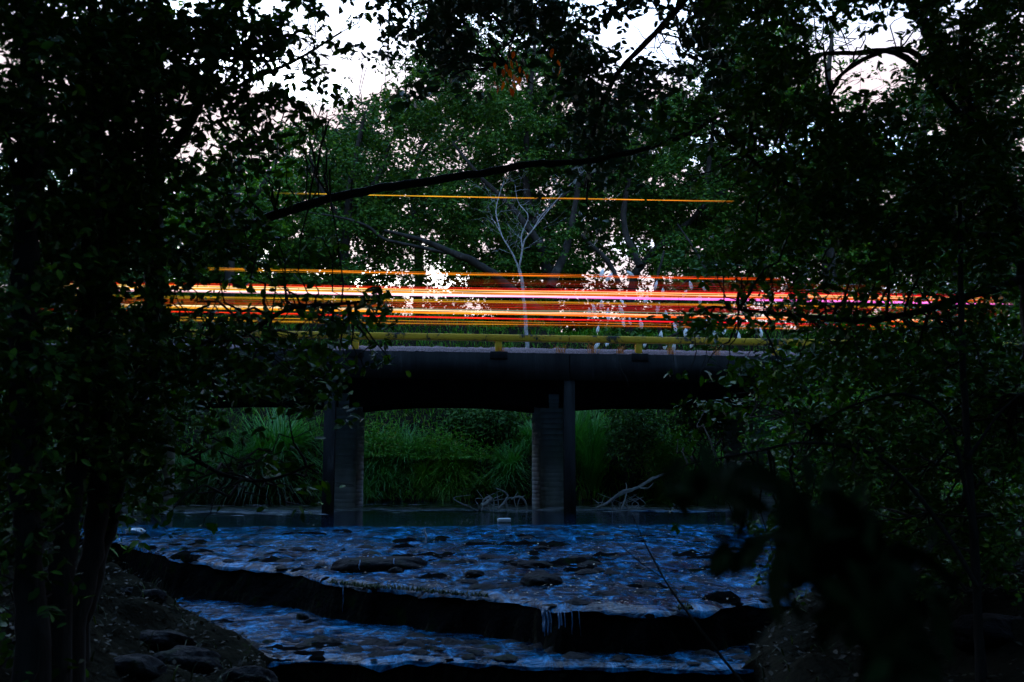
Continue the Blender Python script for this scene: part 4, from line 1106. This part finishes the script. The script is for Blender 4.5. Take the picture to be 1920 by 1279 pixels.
def blob(name, c, r, mat, rough=0.25, seed=0, nu=22, nv=14, parent=None, flat=0.0):
    u = np.linspace(0, 2 * math.pi, nu, endpoint=False); v = np.linspace(0.02, math.pi - 0.02, nv)
    U, Vv = np.meshgrid(u, v, indexing='ij')
    x = np.cos(U) * np.sin(Vv); y = np.sin(U) * np.sin(Vv); z = np.cos(Vv)
    d = 1 + rough * (fbm(x * 1.7 + seed * 3.3 + z, y * 1.7 + z * 1.3, seed) + 0.5 * np.round(fbm(x * 2.3 + z * 2, y * 2.3 + seed, seed + 5) * 3) / 3)
    pt = np.stack([x * d * r[0], y * d * r[1], np.clip(z * d, -1.2, 1 - flat) * r[2]], -1) + np.asarray(c)
    i, j = np.meshgrid(np.arange(nu), np.arange(nv - 1), indexing='ij'); i2 = (i + 1) % nu
    F = np.stack([i * nv + j, i * nv + j + 1, i2 * nv + j + 1, i2 * nv + j], -1).reshape(-1, 4)
    return link(name, np_mesh(name, pt.reshape(-1, 3), F, True), mat, parent)


tag(blob('plastic_bag', PZ(252, 997, 0.02), (0.16, 0.12, 0.07), M['plastic'], 0.7, 3), 'crumpled pale plastic bag at the left end of the weir', 'litter')
RG = 'rocks in the stream'
for k, (px, py, z, r, lab) in enumerate([
    (1013, 1093, -0.24, (0.28, 0.25, 0.13), 'larger dark dome rock in the weir water just above the lip'),
    (1000, 1063, -0.19, (0.28, 0.25, 0.09), 'flatter dark rock in the weir water above the larger dome rock'),
    (742, 1075, -0.25, (0.12, 0.1, 0.09), 'small mossy rock in the weir water right of the shelf'),
    (890, 1080, -0.24, (0.14, 0.12, 0.08), 'small dark rock left of the dome rock above the lip'),
    (1015, 1030, -0.12, (0.16, 0.14, 0.06), 'small flat rock farthest up the weir water'),
    (1205, 1116, -0.28, (0.08, 0.07, 0.05), 'tiny rock near the lip right of the falls')]):
    c = PZ(px, py, z); tag(blob('rock', c, r, M['rock'], 0.3, 10 + k), lab, 'rock', RG)
for k, (px, py, Y, r, lab) in enumerate([
    (285, 1112, 9.6, (0.16, 0.14, 0.13), 'pale angular rock on the left bank, upper of the pile'),
    (338, 1130, 9.6, (0.17, 0.14, 0.09), 'flat rock on the left bank right of the angular one'),
    (240, 1105, 9.4, (0.10, 0.1, 0.09), 'small rock on the left bank nearest the leaning trunks'),
    (565, 1158, 11.6, (0.10, 0.1, 0.14), 'upright rock at the left end of the lower pool'),
    (300, 1190, 8.6, (0.32, 0.25, 0.14), 'broad wet boulder on the left bank below the rock pile'),
    (350, 1225, 8.2, (0.36, 0.25, 0.16), 'long wet boulder at the bottom left of the stream'),
    (240, 1240, 7.8, (0.30, 0.25, 0.14), 'dark boulder at the bottom left edge among roots'),
    (470, 1260, 8.4, (0.26, 0.2, 0.14), 'low boulder at the bottom edge left of the lower lip'),
    (785, 1195, 11.0, (0.28, 0.2, 0.12), 'mossy rough rock lying in the lower pool'),
    (740, 1210, 10.8, (0.18, 0.15, 0.09), 'smaller mossy rock beside the rough one in the lower pool'),
    (1730, 1095, 11.0, (0.6, 0.4, 0.12), 'flat bluish stone slab on the right bank'),
    (1850, 1170, 9.5, (0.35, 0.3, 0.14), 'flat stone on the right bank by the thin stem')]):
    c = hit(px, py + 0.35 * r[2] / Y * FPX); c[2] -= 0.25 * r[2]; tag(blob('boulder' if r[0] > 0.2 else 'rock', c, r, M['rock'], 0.35, 30 + k), lab, 'rock', RG)
# mossy shelf with its little fall
c = PZ(712, 1052, -0.13)
sh = blob('rock_shelf', c + [0, 0, -0.10], (0.72, 0.45, 0.20), M['rock'], 0.22, 77, 40, 20, flat=0.25); tag(sh, 'mossy rock shelf in the weir with water trickling over its front', 'rock', RG)

# falls: thin strands of water
def strands(name, label, items, group='thin falls over the weir'):
    root = empty(name, items[0][0]); tag(root, label, 'waterfall', group)
    for top_p, z1, w in items:
        n = 14; t = np.linspace(0, 1, n)
        dz = top_p[2] - z1
        y = top_p[1] - 0.035 - 0.14 * np.sqrt(t + 0.001)
        z = top_p[2] - 0.035 - (dz - 0.035) * t ** 1.0
        x = top_p[0] + 0.012 * vnoise(t * 4, t * 0 + top_p[0] * 9, 2)
        ww = w * (1.5 - 1.1 * t) * (0.8 + 0.4 * vnoise(t * 6, t * 0 + top_p[0] * 5, 7))
        mb = MB()
        V = np.concatenate([np.stack([x - ww, y, z], -1), np.stack([x, y - 0.012, z], -1), np.stack([x + ww, y, z], -1), np.stack([x, y + 0.012, z], -1)])
        i = np.arange(n - 1)
        F = np.concatenate([np.stack([a_ * n + i, b_ * n + i, b_ * n + i + 1, a_ * n + i + 1], -1) for a_, b_ in ((0, 1), (1, 2), (2, 3), (3, 0))])
        mb.add(V, F); mb.build('strand', M['water_fall'], root, True)


def lip_pt(px):
    q = PZ(px, 1135, -0.30)
    for _ in range(4):
        y = float(lip(q[0])); q = np.array([P(px, 1135, y)[0], y, -0.30])
    return q
strands('waterfall', 'thin falling water strands over the upper lip at centre right', [(lip_pt(p), ZL, w) for p, w in ((1016, .008), (1020, .020), (1026, .012), (1031, .006), (1045, .010), (1049, .007), (1056, .005), (1070, .006), (1085, .004))])
q = lip_pt(645); strands('waterfall', 'faint single water thread over the upper lip left of centre', [(np.array([q[0], q[1], -0.26]), ZL, .008), (np.array([q[0] + 0.25, q[1], -0.27]), ZL + .1, .004)])
strands('waterfall', 'trickles over the front of the mossy shelf', [(PZ(p, 1036 + k * 2, -0.03), -0.20, w) for k, (p, w) in enumerate(((690, .01), (700, .014), (722, .016), (740, .008), (676, .01)))])

# floating leaves and foam flecks
n = 1500
px_ = rng.uniform(560, 1480, n); py_ = 985 + rng.uniform(0, 1, n) ** 1.0 * 150
pos = np.array([PZ(a_, b_, -0.1) for a_, b_ in zip(px_, py_)])
pos[:, 2] = apron_z(pos[:, 0], pos[:, 1]) + 0.03
k = pos[:, 1] > lip(pos[:, 0]) + 0.1; pos = pos[k]
o = leaf_cloud('fallen_leaves', pos, rng.uniform(0.02, 0.06, len(pos)), M['litter'], None, 1.2, flat=0.12); tag(o, 'small fallen leaves scattered over the weir water', 'leaf litter', kind='stuff')
n = 1500
px_ = np.concatenate([rng.uniform(290, 1380, n), rng.uniform(280, 610, 500)]); py_ = np.concatenate([954 + rng.normal(0, 3.0, n), 957 + rng.normal(0, 4, 500)])
pos = np.array([PZ(a_, b_, 0.0) for a_, b_ in zip(px_, py_)]); pos[:, 2] = 0.022
o = leaf_cloud('foam', pos, rng.uniform(0.08, 0.6, len(pos)), M['foam'], None, 0.35, T_QUAD * [1, 1, 0.2], F_QUAD, flat=0.004, along=0.12); tag(o, 'line of foam flecks drifting across the pond under the bridge', 'foam', kind='stuff')
V = []; Fq = []
for k, (xa, xb, yc, w) in enumerate([(285, 612, 956, 6), (660, 900, 954, 3.5), (700, 1010, 957, 2.5), (1080, 1240, 955, 3), (1180, 1390, 959, 4), (1440, 1500, 972, 3)]):
    n = 60; t = np.linspace(0, 1, n); px_ = xa + (xb - xa) * t
    hw = w * np.sin(math.pi * t) ** 0.5 * (0.6 + 0.5 * vnoise(t * 14, t * 0 + k, 3))
    a_ = np.array([PZ(p, yc - h, 0.0) for p, h in zip(px_, hw)]); b_ = np.array([PZ(p, yc + h * 0.8, 0.0) for p, h in zip(px_, hw)])
    base = len(V) * n * 2; V.append(np.concatenate([a_, b_])); i_ = np.arange(n - 1); Fq.append(np.stack([base + n + i_, base + n + i_ + 1, base + i_ + 1, base + i_], -1))
V = np.concatenate(V); V[:, 2] = 0.006
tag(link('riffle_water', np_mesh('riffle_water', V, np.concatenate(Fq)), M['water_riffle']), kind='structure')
n = 900
px_ = rng.uniform(200, 1480, n); py_ = 990 + rng.uniform(0, 1, n) ** 0.8 * 150
pos = np.array([PZ(a_, b_, -0.15) for a_, b_ in zip(px_, py_)]); k = (pos[:, 1] > lip(pos[:, 0]) + 0.05) & (pos[:, 1] < YP) & wk(pos[:, 0], pos[:, 1]) & (fbm(pos[:, 0] * 0.9, pos[:, 1] * 0.9, 44) > -0.12); pos = pos[k]
lo_ = np.stack([rng.uniform(-3, 4, 160), np.zeros(160), np.full(160, ZL)], -1); lo_[:, 1] = lip2(lo_[:, 0]) + rng.uniform(0.05, 1.2, 160); pos = np.concatenate([pos, lo_[lo_[:, 1] < lip(lo_[:, 0]) - 0.1]])
pos[:, 2] = np.where(pos[:, 1] > lip(pos[:, 0]), apron_z(pos[:, 0], pos[:, 1]), ZL)
O8 = np.array([[1, 0, 0], [0.5, 0.85, 0.1], [-0.5, 0.8, 0], [-1, 0.1, 0.1], [-0.5, -0.8, 0], [0.55, -0.85, 0.05], [0.35, 0.1, 0.55], [-0.3, -0.1, 0.6]])
O8F = np.array([[0, 1, 6, 6], [1, 2, 7, 6], [2, 3, 7, 7], [3, 4, 7, 7], [4, 5, 6, 7], [5, 0, 6, 6]])
sz = 0.03 + 0.09 * rng.uniform(0, 1, len(pos)) ** 2.5
V = pos[:, None, :] + (O8[None] * rng.uniform(0.7, 1.3, (len(pos), 8, 1))) * sz[:, None, None] * np.array([1.5, 1.1, 0.8])
tri = np.array([[0, 1, 6], [1, 2, 6], [2, 7, 6], [2, 3, 7], [3, 4, 7], [4, 5, 7], [5, 6, 7], [5, 0, 6]])
o = link('pebbles', np_mesh('pebbles', V.reshape(-1, 3), (np.arange(len(pos))[:, None, None] * 8 + tri[None]).reshape(-1, 3), True), M['rock']); tag(o, 'small dark stones breaking the shallow weir water', 'stones', kind='stuff')
n = 3600
mx = rng.uniform(-6.5, 5, n); mk = fbm(mx * 1.1, mx * 0, 47) > 0.0; mx = mx[mk]
mp_ = np.stack([mx, lip(mx) - rng.uniform(-0.10, 0.10, len(mx)), np.interp(mx, [-7, -5, -3, -1.5, 1], [-0.03, -0.12, -0.24, -0.29, -0.30]) - 0.02], -1)
o = blades('ledge_moss', mp_, 0.09, M['moss'], None, 0.9, 0.008, 3); tag(o, 'dark moss and weed hanging along the upper ledge', 'moss', kind='stuff')
# leaf litter and low herbs on the banks
n = 5000
gx_ = np.concatenate([rng.uniform(-7, -1.2, n), rng.uniform(2.2, 9, n)]); gy_ = rng.uniform(6, 16, 2 * n)
k = (gx_ < XL(gy_)) | (gx_ > XR(gy_)); gx_ = gx_[k]; gy_ = gy_[k]
pos = np.stack([gx_, gy_, ground(gx_, gy_) + 0.015], -1)
o = leaf_cloud('leaf_litter', pos, rng.uniform(0.03, 0.09, len(pos)), M['litter_wet'], None, 1.2, flat=0.35); tag(o, 'fallen leaves covering the stream banks', 'leaf litter', kind='stuff')
n = 2400
gx_ = np.concatenate([rng.uniform(-10, -1.2, n), rng.uniform(2.2, 12, n)]); gy_ = rng.uniform(6, 24, 2 * n)
k = ((gx_ < XL(gy_) - 0.2) | (gx_ > XR(gy_) + 0.2)) & (fbm(gx_, gy_, 91) > -0.05); gx_ = gx_[k]; gy_ = gy_[k]
o = blades('bank_herbs', np.stack([gx_, gy_, ground(gx_, gy_)], -1), 0.24, M['moss'], None, 0.9, 0.008, 3); tag(o, 'low green herbs growing on the stream banks', 'grass', kind='stuff')

# dry tufts and hanging roots on the bridge edge
DG = 'dry grass tufts on the bridge kerb'
for k, (px, lab, sz) in enumerate([(1052, 'dry orange grass tuft on the kerb between the two central posts, nearest the left one', 0.42), (1112, 'dry grass tuft on the kerb below the middle of the rail right of centre', 0.46),
                                   (1163, 'dry reddish grass tuft on the kerb just left of the right post', 0.34), (1258, 'dry tuft with long roots on the kerb right of the right post', 0.38), (1345, 'small dry tuft on the kerb farthest right', 0.26),
                                   (940, 'dry leaves caught at the foot of the left post', 0.22)]):
    c = P(px, 652, YB + 0.1); base = np.array([c[0], YB + 0.09, zt + 0.03 - GR * c[0]])
    root = empty('dry_tuft', base); tag(root, lab, 'dry grass', DG)
    rt = base + rng.normal(0, 1, (34, 3)) * [0.05, 0.03, 0.0]
    blades('blades', rt, sz * rng.uniform(0.8, 1.5), M['dry_grass'], root, 0.75, 0.006, 4)
for px, py, dx, lab in [(1160, 690, 20, 'thin root hanging over the edge beam left of the right post'), (1262, 668, 4, 'thin root hanging over the edge beam right of the right post'), (1325, 672, -14, 'thin root hanging far right over the edge beam')]:
    root = empty('hanging_root', P(px, 664, YB - 0.03)); tag(root, lab, 'root', 'roots hanging from the bridge')
    stick([(px, 658), (px + dx * 0.2, py), (px + dx * 0.7, py + 18), (px + dx, py + 36)], [0.6, 0.55, 0.5, 0.3], YB - 0.05, root, 'strand', 'bark_mid', 0.0)

# ------------------------------------------------------------------ unseen shade trees added around the camera to darken this stretch
def shade_tree(label, x, y, h, r, n, low=0.12, dx=0.0):
    g = float(ground(x, y)); root = empty('added_shade_tree', (x, y, g)); tag(root, label, 'tree', 'unseen shade trees added around the viewpoint')
    t = wobble([x, y, g - 0.2], [x + dx + rng.normal(0, .3), y + rng.normal(0, .5), g + h], 10, 0.01)
    mb = MB(); mb.tube(t, np.linspace(0.28, 0.06, 10), 9); mb.build('trunk', M['bark_dark'], root, True)
    f = np.linspace(low, 1.0, 34)
    C = np.array([np.array([np.interp(q, np.linspace(0, 1, 10), t[:, i]) for i in range(3)]) for q in f]) + rng.normal(0, 1, (34, 3)) * [r * .5, r * .5, 0.4]
    mb = MB()
    for q, c in zip(f, C): mb.tube(wobble(t[int(np.clip(q * 9 - 1, 0, 9))], c, 6, 0.05), np.linspace(0.07, 0.02, 6), 5)
    mb.build('limb', M['bark_dark'], root)
    p = C[rng.integers(0, 34, n)] + rng.normal(0, 1, (n, 3)) * r * 0.26
    leaf_cloud('foliage', p, rng.uniform(0.28, 0.5, n), M['leaf_left'], root, 1.4, T_QUAD, F_QUAD)


SHADE_TREES = [('added unseen shade tree beside the viewpoint on the left bank', -8.5, 1.5, 16, 4.2, 5000, .3), ('added unseen shade tree beside the viewpoint on the right bank', 9, 1.5, 16, 4.2, 5000, .3),
        ('added shade tree up the left bank outside the view', -13.5, 11, 17, 4.2, 5000, .1), ('added shade tree up the right bank outside the view', 14.5, 11, 17, 4.2, 5000, .1),
        ('added unseen shade tree on the left bank with its crown high over the stream', -6.4, 7.5, 18, 5.2, 9000, .62), ('added unseen shade tree on the right bank with its crown high over the stream', 7.4, 7.5, 18, 5.2, 9000, .62),
        ('added unseen high crowned shade tree on the left bank beside the viewpoint', -4.6, 2.5, 16, 5.0, 8000, .66), ('added unseen high crowned shade tree on the right bank beside the viewpoint', 4.8, 2.5, 16, 5.0, 8000, .66),
        ('added shade tree leaning from the left bank over the stream outside the view', -11.2, 13.0, 18, 5.0, 8500, .74, 10.0), ('added shade tree leaning from the right bank over the stream outside the view', 12.8, 13.0, 18, 5.0, 8500, .74, -8.5)]
for w in SHADE_TREES: shade_tree(*w)

scene.cycles.use_denoising = True
